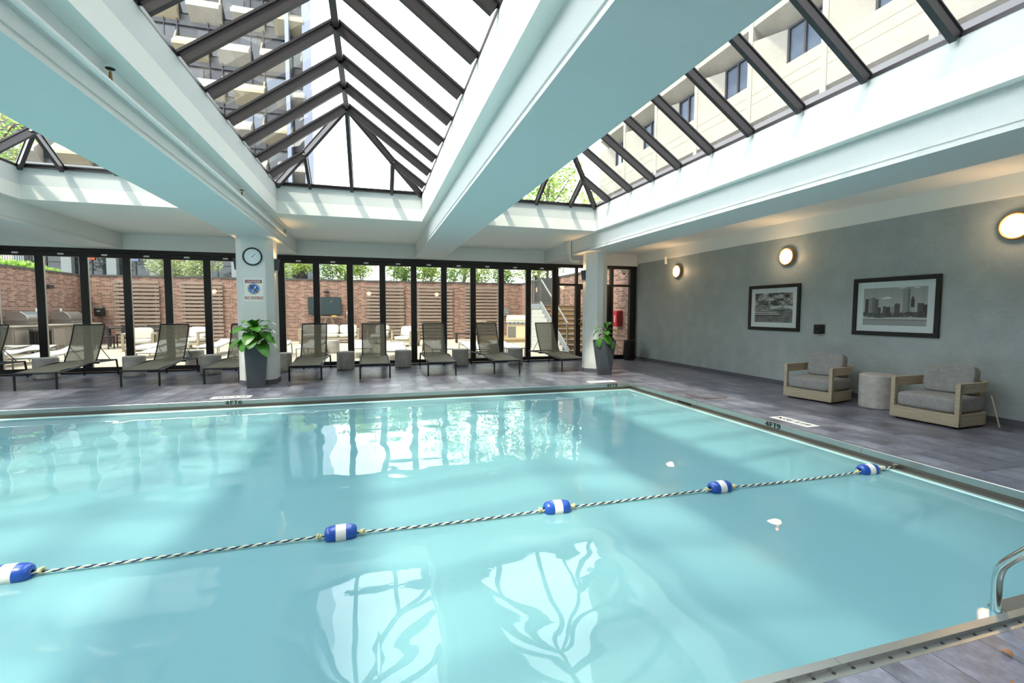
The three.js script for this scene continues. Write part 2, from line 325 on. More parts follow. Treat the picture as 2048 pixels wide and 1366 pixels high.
// skylights: plaster curb, dark bronze bars, single panes
bays.forEach(([xa, xb], n) => {
  const w = structure('window_' + (n + 1), ['hipped skylight over the hidden end of the pool', 'hipped skylight second from the hidden end of the pool', 'hipped skylight left of the sprinkler pipe beam', 'hipped skylight with the faceted tower seen through it', 'hipped skylight with the cream bay-fronted building seen through it'][n], 'skylight');
  const xm = (xa + xb) / 2, Y0 = 3.645, Y1 = 4.55, t = 0.14, F = 0.44;
  const y = (f) => Y0 + (Y1 - Y0) * f;
  for (const [x0, x1, z0, z1] of [[xa - t, xa, ZF - t, ZE + t], [xb, xb + t, ZF - t, ZE + t], [xa, xb, ZF - t, ZF], [xa, xb, ZE, ZE + t]]) part('curb', span(x0, x1, YC + 0.22, 3.6, z0, z1), M.plaster, w);
  for (const s of [xa, xb]) part('sill', [s === xa ? span(s - 0.12, s + 0.004, 3.6, 3.64, ZF - 0.05, ZE + 0.05) : span(s - 0.004, s + 0.12, 3.6, 3.64, ZF - 0.05, ZE + 0.05)], M.bronze, w);
  for (const s of [ZF, ZE]) part('sill', [span(xa, xb, 3.6, 3.618, s - 0.05, s + 0.03), span(xa, xb, 3.618, 3.645, s - 0.07, s + 0.012), span(xa, xb, 3.645, 3.665, s - 0.05, s + 0.03)], M.bronze, w);
  const rafter = (a, b, name = 'rafter') => part(name, [bar(a, b, 0.052, 0.095, 0.055), bar(a, b, 0.075, 0.01, 0.006), bar(a, b, 0.04, 0.018, -0.012)], M.bronze, w);
  const apex = P3(xm, Y1, ZA), apex2 = P3(xm, Y1, ZA2);
  part('ridge', [bar(apex, apex2, 0.07, 0.09, 0.055), bar(apex, apex2, 0.06, 0.02, -0.014)], M.bronze, w);
  for (const [s, hx] of [[xa, xa + (xm - xa) * F], [xb, xb + (xm - xb) * F]]) {
    for (let k = 0; k <= 11; k++) rafter(P3(s, Y0, ZA + 0.715 * k), P3(xm, Y1, ZA + 0.715 * k));
    for (const [zc, za, ap] of [[ZF, ZA, apex], [ZE, ZA2, apex2]]) {
      const hz = zc + (za - zc) * F, j = P3(hx, y(F), hz), c = P3(s, Y0, zc);
      rafter(c, ap, 'hip'); rafter(P3(s, Y0, hz), j); rafter(P3(hx, Y0, zc), j);
      part('pane', poly([c, P3(s, Y0, hz), j]), M.skyGlass, w); part('pane', poly([P3(s, Y0, hz), P3(s, Y0, za), ap, j]), M.skyGlass, w);
      part('pane', poly([c, P3(hx, Y0, zc), j]), M.skyGlass, w); part('pane', poly([P3(hx, Y0, zc), P3(xm, Y0, zc), ap, j]), M.skyGlass, w);
    }
    for (let k = 0; k < 11; k++) part('pane', poly([P3(s, Y0, ZA + 0.715 * k), P3(s, Y0, ZA + 0.715 * (k + 1)), P3(xm, Y1, ZA + 0.715 * (k + 1)), P3(xm, Y1, ZA + 0.715 * k)]), M.skyGlass, w);
  }
  for (const [zc, ap] of [[ZF, apex], [ZE, apex2]]) rafter(P3(xm, Y0, zc), ap);
});

// folding glass wall
const PW = 0.7935, PX = 4.99;
structure('trim_4', 'black head track of the folding glass wall', 'track', [span(-10.9, XR, 2.68, YH, ZB - 0.07, ZB + 0.07)], M.black);
structure('trim_5', 'black floor track of the folding glass wall', 'track', [span(-10.9, 5.08, 0.0, 0.03, ZB - 0.08, ZB + 0.08)], M.black);
const ord = ['first', 'second', 'third', 'fourth', 'fifth', 'sixth', 'seventh', 'eighth', 'ninth', 'tenth', 'eleventh', 'twelfth', 'thirteenth', 'fourteenth', 'fifteenth', 'sixteenth', 'seventeenth', 'eighteenth', 'nineteenth', 'twentieth'];
for (let k = 0; k < 20; k++) {
  const x1 = PX - PW * k, x0 = x1 - PW, w = structure('window_' + (k + 6), 'black framed folding glass panel, ' + ord[k] + ' from the stair door', 'glass panel'), s = 0.07;
  for (const x of [x0, x1 - s]) part('stile', box(s, 2.64, 0.08, x + s / 2, 1.36, ZB), M.black, w);
  part('top_rail', box(PW - 2 * s, 0.1, 0.08, (x0 + x1) / 2, 2.63, ZB), M.black, w); part('bottom_rail', box(PW - 2 * s, 0.09, 0.08, (x0 + x1) / 2, 0.085, ZB), M.black, w);
  part('glazing_bead', [box(0.008, 2.45, 0.05, x0 + s + 0.004, 1.355, ZB), box(0.008, 2.45, 0.05, x1 - s - 0.004, 1.355, ZB)], M.silver, w, 'pale metal glazing bead');
  part('pane', poly([P3(x0 + s, 0.13, ZB), P3(x1 - s, 0.13, ZB), P3(x1 - s, 2.58, ZB), P3(x0 + s, 2.58, ZB)]), M.glass, w);
  part('label_plate', box(0.11, 0.035, 0.003, (x0 + x1) / 2, 2.635, ZB + 0.042), M.white, w, 'small white sticker');
  if (k === 9) part('lever_handle', [box(0.02, 0.12, 0.02, x0 + s / 2, 1.0, ZB + 0.05), box(0.12, 0.02, 0.02, x0 + s / 2 + 0.06, 1.03, ZB + 0.075)], M.black, w);
}
{                                                            // fixed lights and glazed door beside the stairs
  const w = structure('window_26', 'black framed fixed glazing around the stair door', 'glass panel');
  for (const [a, b] of [[4.99, 5.09], [5.64, 5.7], [6.76, 6.84], [7.4, XR]]) part('post', span(a, b, 0, 2.68, ZB - 0.06, ZB + 0.06), M.black, w);
  part('transom', span(5.09, 7.4, 2.16, 2.22, ZB - 0.055, ZB + 0.055), M.black, w);
  for (const [a, b] of [[5.09, 5.64], [6.84, 7.4]]) part('bottom_rail', span(a, b, 0, 0.12, ZB - 0.05, ZB + 0.05), M.black, w);
  for (const [a, b, c, d] of [[5.09, 5.64, 0.12, 2.16], [6.84, 7.4, 0.12, 2.16], [5.09, 6.76, 2.22, 2.68], [6.84, 7.4, 2.22, 2.68]]) part('pane', poly([P3(a, c, ZB), P3(b, c, ZB), P3(b, d, ZB), P3(a, d, ZB)]), M.glass, w);
  const d = structure('door_1', 'black framed glass door to the patio stairs', 'door');
  for (const [a, b] of [[5.7, 5.8], [6.66, 6.76]]) part('stile', span(a, b, 0.01, 2.16, ZB - 0.03, ZB + 0.03), M.black, d);
  for (const [a, b] of [[0.01, 0.22], [2.06, 2.16]]) part('rail', span(5.8, 6.66, a, b, ZB - 0.03, ZB + 0.03), M.black, d);
  part('pane', poly([P3(5.8, 0.22, ZB), P3(6.66, 0.22, ZB), P3(6.66, 2.06, ZB), P3(5.8, 2.06, ZB)]), M.glass, d);
  part('push_bar', [box(0.86, 0.04, 0.04, 6.23, 1.06, ZB + 0.06)], M.blackMatte, d);
  part('lock', [cyl(0.02, 0.02, 0.02, 5.75, 1.2, ZB + 0.04, 12, Math.PI / 2), cyl(0.025, 0.025, 0.03, 5.75, 1.06, ZB + 0.045, 12, Math.PI / 2)], M.silver, d);
}

// columns with dark skirting
function column(n, label, x0, x1, c, zf) {
  const d = x1 - x0, w = structure(numbered('column'), label, 'column');
  const base = (k) => [[x0 - k, zf - c], [x0 + c, zf + k], [x1 - c, zf + k], [x1 + k, zf - c], [x1 + k, zf - d + c], [x1 - c, zf - d - k], [x0 + c, zf - d - k], [x0 - k, zf - d + c]].map(([x, z]) => [x, -z]);
  const shaft = ext(base(0), YB).rotateX(-Math.PI / 2);
  part('shaft', shaft, M.plaster, w);
  part('skirting', ext(base(0.01), 0.09).rotateX(-Math.PI / 2), M.baseTile, w);
  return w;
}
column(1, 'white chamfered column with the thermometer and caution sign', -2.47, -1.83, 0.12, -9.93);
column(2, 'white chamfered column by the stair door', 4.74, 5.29, 0.2, -9.93);

// ------------------------------------------------------------------ things in the pool room
// sun loungers: head at -z, foot at +z, origin under the middle
function loungerProto(name, frameMat, backMat, seatMat, raised) {
  const t = thing(name, '', 'sun lounger');
  const W = 0.3, Y = 0.33;
  const sideLine = [[0, Y - 0.035, 1.03], [0, Y - 0.03, 0.75], [0, Y + 0.0, 0.35], [0, Y + 0.035, 0.0], [0, Y + 0.025, -0.4], [0, Y + 0.005, -1.03]];
  for (const s of [-1, 1]) {
    part('side_rail', tube(sideLine.map(([x, y, z]) => [s * W, y, z]), 0.019, 28, 6), frameMat, t);
    part('leg', [...path([[s * W, Y - 0.035, 1.03], [s * W, 0.012, 1.03]], 0.018, 8)], frameMat, t);
    part('leg', [...path([[s * W, Y + 0.005, -1.03], [s * (W + 0.01), 0.012, -1.07]], 0.018, 8)], frameMat, t);
  }
  for (const [y, z, r] of [[Y - 0.035, 1.03, 0.018], [Y + 0.004, -1.03, 0.016], [Y, -0.35, 0.014]]) part('cross_bar', tube([[-W, y, z], [W, y, z]], r), frameMat, t);
  const prof = (u) => { const z = 1.02 - u * 1.32; return [z, Y - 0.018 + 0.05 * Math.sin(Math.PI * Math.min(1, u * 0.62)) - 0.014 * Math.sin(Math.PI * u)]; };
  const sheet = (fn, th, n = 14) => [grid(6, n, (a, u) => { const [z, y] = fn(u); return [(a - 0.5) * 0.56, y - 0.018 * Math.sin(Math.PI * a) + th, z]; }), grid(6, n, (a, u) => { const [z, y] = fn(u); return [(a - 0.5) * 0.56, y - 0.018 * Math.sin(Math.PI * a), z]; })];
  part('seat_sling', sheet(prof, 0.006), seatMat, t);
  const A = raised ? 1.08 : 0.07, L = 0.86, bz = -0.3, by = Y + 0.02;
  const back = (u) => { const d = u * L, k = raised ? 0.035 * Math.sin(Math.PI * u) : 0.03 * Math.sin(Math.PI * u); return [bz - d * Math.cos(A) + k * Math.sin(A) * (raised ? -1 : 0), by + d * Math.sin(A) - k * Math.cos(A) + 0.02 * (raised ? 0 : u)]; };
  part('back_sling', grid(6, 14, (a, u) => { const [z, y] = back(u); const dip = 0.012 * Math.sin(Math.PI * a); return [(a - 0.5) * 0.52, y - dip * Math.cos(A), z - dip * Math.sin(A)]; }), backMat, t);
  for (const s of [-1, 1]) part('back_rail', tube([0, 0.25, 0.5, 0.75, 1].map((u) => { const [z, y] = back(u); return [s * 0.265, y, z]; }), 0.013, 16, 6), frameMat, t);
  { const [z, y] = back(1); part('back_top_bar', tube([[-0.265, y, z], [0.265, y, z]], 0.013, 1, 8), frameMat, t); }
  if (raised) for (const s of [-1, 1]) { const [z, y] = back(0.42); part('back_strut', tube([[s * 0.255, y, z], [s * 0.255, Y + 0.02, -0.88]], 0.008, 1, 6), frameMat, t); }
  return t;
}
const lounger0 = loungerProto('sun_lounger', M.charcoal, M.sling, M.slingSeat, true);
[[-7.35, 'fourth taupe mesh sun lounger from the thermometer column, on the grill side'], [-5.73, 'third taupe mesh sun lounger from the thermometer column, on the grill side'], [-4.18, 'second taupe mesh sun lounger from the thermometer column, on the grill side'], [-2.82, 'taupe mesh sun lounger partly behind the planter at the thermometer column'],
 [-1.34, 'first taupe mesh sun lounger from the thermometer column towards the stairs'], [0.0, 'second taupe mesh sun lounger from the thermometer column towards the stairs'], [1.43, 'third taupe mesh sun lounger from the thermometer column towards the stairs'], [2.84, 'fourth taupe mesh sun lounger from the thermometer column towards the stairs'], [4.46, 'taupe mesh sun lounger nearest the stair door column']].forEach(([x, label], i) => {
  const o = i ? copy(lounger0, label, [x, 0, -11.31], 0) : lounger0;
  o.position.set(x, 0, -11.31); o.rotation.y = (x > 2 ? 0.05 : 0) + (i % 3 - 1) * 0.012; o.userData.label = label; o.userData.group = 'taupe loungers along the glass wall';
});

// cast concrete drum stools
const drumShape = (r, h) => lathe([[0, 0], [r - 0.012, 0], [r - 0.003, 0.012], [r, 0.03], [r, h - 0.02], [r - 0.006, h - 0.005], [r - 0.02, h], [0, h]], 36);
const drumG = metres(drumShape(0.205, 0.43));
function drum(x, z, label, group) { const o = mesh(drumG, M.concrete); o.name = numbered('drum_stool'); o.position.set(x, 0, z); o.rotation.y = x * 3; o.userData = { label, category: 'stool', group }; scene.add(o); }
[[-6.5, -12.0, 'third and fourth loungers on the grill side'], [-4.96, -12.0, 'second and third loungers on the grill side'], [-3.5, -11.95, 'planter lounger and the next one on the grill side'], [-2.07, -12.1, 'glass wall and the thermometer column'],
 [-0.67, -12.13, 'first and second loungers after the thermometer column'], [0.7, -12.2, 'second and third loungers after the thermometer column'], [2.17, -12.2, 'third and fourth loungers after the thermometer column'], [3.65, -12.18, 'fourth lounger and the stair door lounger']].forEach(([x, z, w]) => drum(x, z, 'grey concrete drum stool between the ' + w, 'concrete drums along the glass wall'));
{ const o = mesh(metres(drumShape(0.225, 0.5)), M.concrete); o.name = 'side_table'; o.position.set(7.16, 0, -5.16); o.userData = { label: 'round pale concrete side table between the two armchairs', category: 'side table' }; scene.add(o); }

// low club armchairs by the grey wall (local: front towards +z)
function armchair(label, x, z, turn) {
  const t = thing('armchair', label, 'armchair', [x, 0, z], turn, 'armchairs by the grey wall');
  const w = 0.38, d = 0.7, R = 0.2;
  const outline = (o) => { const p = [[-w + o, 0 - o], [w - o, 0 - o]]; for (let i = 0; i <= 8; i++) { const a = i / 8 * Math.PI / 2; p.push([w - R + Math.cos(a) * (R - o), -(d - R) - Math.sin(a) * (R - o)]); } for (let i = 0; i <= 8; i++) { const a = Math.PI / 2 + i / 8 * Math.PI / 2; p.push([-w + R + Math.cos(a) * (R - o), -(d - R) - Math.sin(a) * (R - o)]); } return p; };
  const flat = (pts, h, y) => { const g = ext(pts.map(([a, b]) => [a, -b]), h, 0.004).rotateX(-Math.PI / 2); return g.translate(0, y, 0); };
  part('plinth', flat(outline(0.05), 0.035, 0), M.blackMatte, t);
  part('base', flat(outline(0), 0.14, 0.03), M.woodGrey, t);
  for (const s of [-1, 1]) part('front_post', rbox(0.05, 0.52, 0.05, 0.004, s * (w - 0.025), 0.29, -0.0255), M.woodGrey, t);
  for (const s of [-1, 1]) part('rear_post', rbox(0.05, 0.3, 0.05, 0.004, s * (w - 0.11), 0.31, -(d - 0.09)), M.woodGrey, t);
  const o = outline(0), n = outline(0.05); // the arm and back band is a U open at the front
  const U = [...o.slice(1), [o[0][0], -0.0], [n[0][0], 0], ...n.slice(2).reverse(), [n[1][0], 0]]; U[0] = [w, 0];
  part('arm_band', flat(U, 0.115, 0.435), M.woodGrey, t);
  part('seat_cushion', cushion(0.69, 0.22, 0.66, 0, 0.27, -0.335, 0, 0, 0, 0.1, 16), M.fabricGrey, t);
  part('back_cushion', cushion(0.54, 0.38, 0.17, 0.02, 0.55, -0.5, -0.24, 0, 0.03, 0.03, 16), M.fabricGrey, t);
  return t;
}
armchair('grey cushioned wood armchair under the smaller print, turned towards the pool', 6.63, -5.88, -Math.PI / 2 + 0.19);
armchair('grey cushioned wood armchair under the tower print, next to the side table', 6.69, -4.25, -Math.PI / 2 + 0.06);
single('webbing_strap', 'pale webbing strap hanging from the armchair under the tower print', 'strap', bar(P3(7.22, 0.4, -3.845), P3(7.32, 0.006, -3.8), 0.018, 0.006), M.cream);

// planters with fiddle-leaf figs
const leafCurve = (len, wid, droop, fold) => grid(8, 16, (a, u) => {
  const s = a * 2 - 1, k = Math.pow(u + 0.004, 0.6) * Math.sqrt(Math.max(0, 1 - Math.pow(u, 6))) * (1.06 - 0.2 * Math.sin(u * 8.2)) + 0.012, ang = droop * u * u, wave = 0.03 * Math.sin(u * 17 + s * 2) * Math.abs(s);
  return [s * wid * k, Math.sin(-ang) * len * u * 0.75 + fold * Math.abs(s) * wid * k + wave * wid * 3 + 0.12 * len * Math.sin(u * Math.PI), len * u * Math.cos(ang * 0.55)];
});
function planter(label, plantLabel, x, z, turn, twist, s0) {
  const t = thing('planter', label, 'planter', [x, 0, z], turn, 'tall tapered planters by the columns');
  const H = 0.78, a = 0.185, b = 0.145, ring = (r, y, k, n = 4) => Array.from({ length: n }, (_, i) => { const q = k + Math.PI / 4 + i * Math.PI * 2 / n; return P3(r * Math.SQRT2 * Math.cos(q), y, r * Math.SQRT2 * Math.sin(q)); });
  const T = ring(a, H, 0), Bt = ring(b, 0.0, twist), In = ring(a - 0.018, H, 0), Id = ring(a - 0.03, H - 0.07, 0), g = [];
  for (let i = 0; i < 4; i++) { const j = (i + 1) % 4; g.push(poly([Bt[i], T[i], T[j]]), poly([Bt[i], T[j], Bt[j]]), poly([T[i], In[i], In[j], T[j]]), poly([In[i], Id[i], Id[j], In[j]])); }
  g.push(poly(Bt)); part('pot', g, M.graphite, t); part('soil', poly(Id), M.soil, t);
  const p = thing('potted_fig', plantLabel, 'plant', [x, H - 0.065, z], turn);
  seed = s0;
  part('stem', [tube([[0, 0, 0], [0.01, 0.15, 0.01], [-0.01, 0.32, 0]], 0.014, 8, 6), tube([[0.01, 0.1, 0], [0.05, 0.22, 0.03], [0.06, 0.3, 0.04]], 0.01, 8, 6)], M.bark, p);
  return p;
}
const leafKinds = [leafCurve(0.26, 0.085, 0.9, 0.22), leafCurve(0.24, 0.085, 1.3, 0.12), leafCurve(0.27, 0.08, 0.45, 0.3)];
function leaves(p, list) {                                   // leaves that would reach the column behind are shortened
  list = list.map(([h, az, tilt, k, s, off]) => { const b = Math.cos(az + p.rotation.y); return [h, az, tilt, k, b < -0.25 ? s * 0.5 : s, off]; });
  for (const [h, az, tilt, k, s, off = 0.02] of list) {
    const o = mesh(leafKinds[k], M.leaf); o.name = 'leaf'; o.position.set(Math.sin(az) * off, h, Math.cos(az) * off); o.rotation.order = 'YXZ'; o.rotation.set(-tilt, az, rr(-0.25, 0.25)); o.scale.setScalar(s); p.add(o);
    const v = tube([[0, 0, 0], [0, 0.0, -0.05]], 0.004, 1, 5); const m = part('petiole', v, M.leafMid, o); m.rotation.x = 0;
  }
}
{
  const p = planter('dark grey tapered planter in front of the thermometer column', 'bushy fiddle-leaf fig in the planter at the thermometer column', -2.1, -9.66, 0.28, 0.12, 101), L = [];
  for (let i = 0; i < 11; i++) L.push([0.04 + 0.012 * i, i * 2.4 + 0.3, 0.1 + 0.12 * rnd(), i % 3, 1.5, 0.05]);
  for (let i = 0; i < 11; i++) L.push([0.17 + 0.012 * i, i * 2.4 + 1.1, 0.3 + 0.2 * rnd(), (i + 1) % 3, 1.5, 0.03]);
  for (let i = 0; i < 9; i++) L.push([0.3 + 0.012 * i, i * 1.9 + 0.5, 0.5 + 0.4 * rnd(), (i + 2) % 3, 1.3, 0.02]);
  leaves(p, L);
}
{
  const p = planter('dark grey faceted planter in front of the stair door column', 'sparser fiddle-leaf fig in the planter at the stair door column', 4.98, -9.62, 0.3, 0.7, 202), L = [];
  for (let i = 0; i < 6; i++) L.push([0.04 + 0.02 * i, i * 2.4 + 0.1, 0.0 + 0.1 * rnd(), 1, 1.05, 0.04]);
  for (let i = 0; i < 6; i++) L.push([0.15 + 0.02 * i, i * 2.4 + 0.9, 0.25 + 0.2 * rnd(), i % 3, 1.05, 0.03]);
  for (let i = 0; i < 5; i++) L.push([0.25 + 0.02 * i, i * 1.7 + 0.9, 0.5 + 0.5 * rnd(), (i + 2) % 3, 1.0, 0.02]);
  leaves(p, L);
}

// thermometer and caution sign on the column
{
  const t = thing('wall_thermometer', 'round black-rimmed dial thermometer high on the column', 'thermometer', [-2.16, 2.42, -9.93]);
  part('rim', clean(new THREE.TorusGeometry(0.155, 0.014, 10, 48)).translate(0, 0, 0.016), M.black, t);
  part('face', cyl(0.15, 0.15, 0.012, 0, 0, 0.007, 40, Math.PI / 2), std('#dbe6ea', 0.4), t);
  const ticks = []; for (let i = 0; i <= 40; i++) { const a = -2.4 + i * 0.12; ticks.push(box(0.002, i % 5 ? 0.008 : 0.016, 0.001, Math.sin(a) * 0.118, Math.cos(a) * 0.118, 0.0137, 0, 0, -a)); }
  for (let i = 0; i <= 24; i++) { const a = -2.4 + i * 0.2; ticks.push(box(0.002, 0.006, 0.001, Math.sin(a) * 0.085, Math.cos(a) * 0.085, 0.0137, 0, 0, -a)); }
  part('scale', ticks, std('#7d8a93', 0.6), t);
  part('needle', [box(0.006, 0.1, 0.003, 0.022, 0.022, 0.016, 0, 0, -0.8), cyl(0.009, 0.009, 0.006, 0, 0, 0.016, 12, Math.PI / 2)], M.black, t);
}
{
  const t = thing('caution_sign', 'white caution no diving sign with a blue diver roundel on the column', 'sign', [-2.155, 1.8, -9.93]);
  part('plate', rbox(0.345, 0.435, 0.006, 0.003, 0, 0, 0.003), M.paper, t);
  part('border', [box(0.325, 0.003, 0.001, 0, 0.207, 0.0065), box(0.325, 0.003, 0.001, 0, -0.207, 0.0065), box(0.003, 0.415, 0.001, -0.162, 0, 0.0065), box(0.003, 0.415, 0.001, 0.162, 0, 0.0065)], std('#c9cbc6', 0.6), t);
  part('banner', rbox(0.28, 0.058, 0.002, 0.0009, 0, 0.158, 0.007), std('#7d2230', 0.5), t);
  part('lettering', turned(text('CAUTION!', 0.034, 0.001, 1.08), 0, 0.158, 0.008), M.white, t, 'white word CAUTION!');
  part('roundel', [cyl(0.102, 0.102, 0.001, 0, 0.02, 0.0068, 40, Math.PI / 2)], std('#7d2230', 0.5), t);
  part('roundel_ring', [cyl(0.093, 0.093, 0.001, 0, 0.02, 0.0076, 40, Math.PI / 2)], M.paper, t);
  part('roundel_field', [cyl(0.086, 0.086, 0.001, 0, 0.02, 0.0083, 40, Math.PI / 2)], M.blue, t);
  const wv = []; for (const y of [-0.005, -0.042]) for (let i = 0; i < 9; i++) wv.push(box(0.016, 0.004, 0.001, -0.062 + i * 0.0155 + (y < -0.03 ? 0 : 0), y + 0.003 * Math.sin(i * 1.6), 0.0092, 0, 0, 0.35 * Math.cos(i * 1.6)));
  part('water_lines', wv, M.white, t);
  part('diver', [box(0.016, 0.05, 0.001, 0.012, 0.03, 0.0092, 0, 0, -0.55), box(0.01, 0.04, 0.001, 0.032, 0.062, 0.0092, 0, 0, -0.45), cyl(0.01, 0.01, 0.001, -0.006, 0.0, 0.0092, 14, Math.PI / 2), box(0.008, 0.04, 0.001, -0.016, -0.016, 0.0092, 0, 0, -0.35)], M.white, t);
  part('slash', box(0.018, 0.19, 0.001, 0, 0.02, 0.0098, 0, 0, 0.78), std('#7d2230', 0.5), t);
  part('lettering', turned(text('NO DIVING!', 0.056, 0.001, 0.72), 0, -0.15, 0.0068), M.red, t, 'dark red words NO DIVING!');
}
// up-and-down sconces on the columns
function sconce(label, x, y, z, dir) {
  const t = thing('wall_sconce', label, 'wall lamp', [x, y, z], dir > 0 ? Math.PI / 2 : -Math.PI / 2, 'column sconces');
  const pr = [], pr2 = [], n = 16; const r0 = 0.075, r1 = 0.05;
  part('shade', grid(n, 6, (a, v) => { const q = -Math.PI / 2 + a * Math.PI, r = r0 + (r1 - r0) * v; return [Math.sin(q) * r, 0.11 - 0.22 * v, Math.cos(q) * r * 1.15]; }), M.graphite, t);
  part('back_plate', box(0.15, 0.22, 0.008, 0, 0, 0.004), M.graphite, t);
  part('bulb', ball(0.026, 0, 0.04, 0.042), M.lampGlow, t);
  lamp(x + dir * 0.042, y + 0.04, z, 0.26, '#ffc477', 1.2);
}
sconce('dark tapered sconce on the stair side of the thermometer column', -1.826, 2.3, -10.2, 1);
sconce('dark tapered sconce on the grill side of the thermometer column', -2.474, 2.3, -10.2, -1);
sconce('dark tapered sconce on the column by the stair door', 4.736, 2.26, -10.2, -1);

// round wall lamps
function wallLamp(label, x, y, z, turn, group) {
  const t = thing('wall_lamp', label, 'wall lamp', [x, y, z], turn, group), q = (g) => g.rotateX(Math.PI / 2);
  part('ring', q(lathe([[0.12, 0], [0.165, 0], [0.17, 0.02], [0.168, 0.055], [0.155, 0.066], [0.14, 0.064], [0.135, 0.05]], 40)), M.lampRim, t);
  part('diffuser', q(lathe([[0, 0.082], [0.06, 0.079], [0.11, 0.07], [0.138, 0.055], [0.138, 0.02], [0, 0.02]], 40)), M.lampGlow, t);
  const v = P3(0, 0, 0.12).applyAxisAngle(P3(0, 1, 0), turn); lamp(x + v.x, y, z + v.z, 0.26, '#ffd3a0', 5);
}
wallLamp('round glowing wall lamp near the glass wall end of the grey wall', XR, 2.465, -10.65, -Math.PI / 2, 'round lamps on the grey wall');
wallLamp('round glowing wall lamp above the smaller print', XR, 2.47, -7.25, -Math.PI / 2, 'round lamps on the grey wall');
wallLamp('round glowing wall lamp above and beyond the tower print', XR, 2.47, -3.9, -Math.PI / 2, 'round lamps on the grey wall');
[-12.1, -8.2, -4.2, -0.25, 3.68].forEach((x, i) => wallLamp('round glowing wall lamp on the wall behind the pool deck, ' + ord[i] + ' from the hidden end', x, 2.45, ZN, Math.PI, 'round lamps on the near wall'));

// framed prints
function print(label, z0, z1, draw, w, h) {
  const t = thing('framed_print', label, 'picture', [XR - 0.002, 1.5, (z0 + z1) / 2], -Math.PI / 2), L = Math.abs(z1 - z0), H = 0.9, f = 0.065;
  for (const s of [-1, 1]) { part('frame_rail', rbox(L, f, 0.035, 0.006, 0, s * (H / 2 - f / 2), 0.018), M.black, t); part('frame_stile', rbox(f, H - 2 * f, 0.035, 0.006, s * (L / 2 - f / 2), 0, 0.018), M.black, t); }
  part('mat', box(L - 2 * f, H - 2 * f, 0.008, 0, 0, 0.008), std('#e4e9ea', 0.7), t);
  const c = document.createElement('canvas'); c.width = w; c.height = h; draw(c.getContext('2d'), w, h);
  const tx = new THREE.CanvasTexture(c); tx.colorSpace = THREE.SRGBColorSpace;
  const g = poly([P3(-(L / 2 - f - 0.1), -(H / 2 - f - 0.095), 0.0125), P3(L / 2 - f - 0.1, -(H / 2 - f - 0.095), 0.0125), P3(L / 2 - f - 0.1, H / 2 - f - 0.095, 0.0125), P3(-(L / 2 - f - 0.1), H / 2 - f - 0.095, 0.0125)]);
  g.setAttribute('uv', new THREE.Float32BufferAttribute([0, 0, 1, 0, 1, 1, 0, 0, 1, 1, 0, 1], 2));
  part('photograph', g, phys('#ffffff', 0.5, { map: tx }), t, 'black and white city waterfront photograph', true);
  part('glazing', poly([P3(-(L / 2 - f), -(H / 2 - f), 0.02), P3(L / 2 - f, -(H / 2 - f), 0.02), P3(L / 2 - f, H / 2 - f, 0.02), P3(-(L / 2 - f), H / 2 - f, 0.02)]), phys('#f4f7f7', 0, { transmission: 1, thickness: 0, ior: 1.45 }), t);
}
const grey = (v) => 'rgb(' + [v, v * 1.01, v].map((q) => Math.round(q)).join(',') + ')';
function cloudy(g, w, h, y0, y1, a, b) { for (let j = y0; j < y1; j += 2) for (let i = 0; i < w; i += 2) { const n = nB(i / w * 7, j / h * 9) * 0.6 + nA(i / w * 24, j / h * 30) * 0.4; g.fillStyle = grey(a + (b - a) * Math.max(0, Math.min(1, (n - 0.35) * 2.4))); g.fillRect(i, j, 2, 2); } }
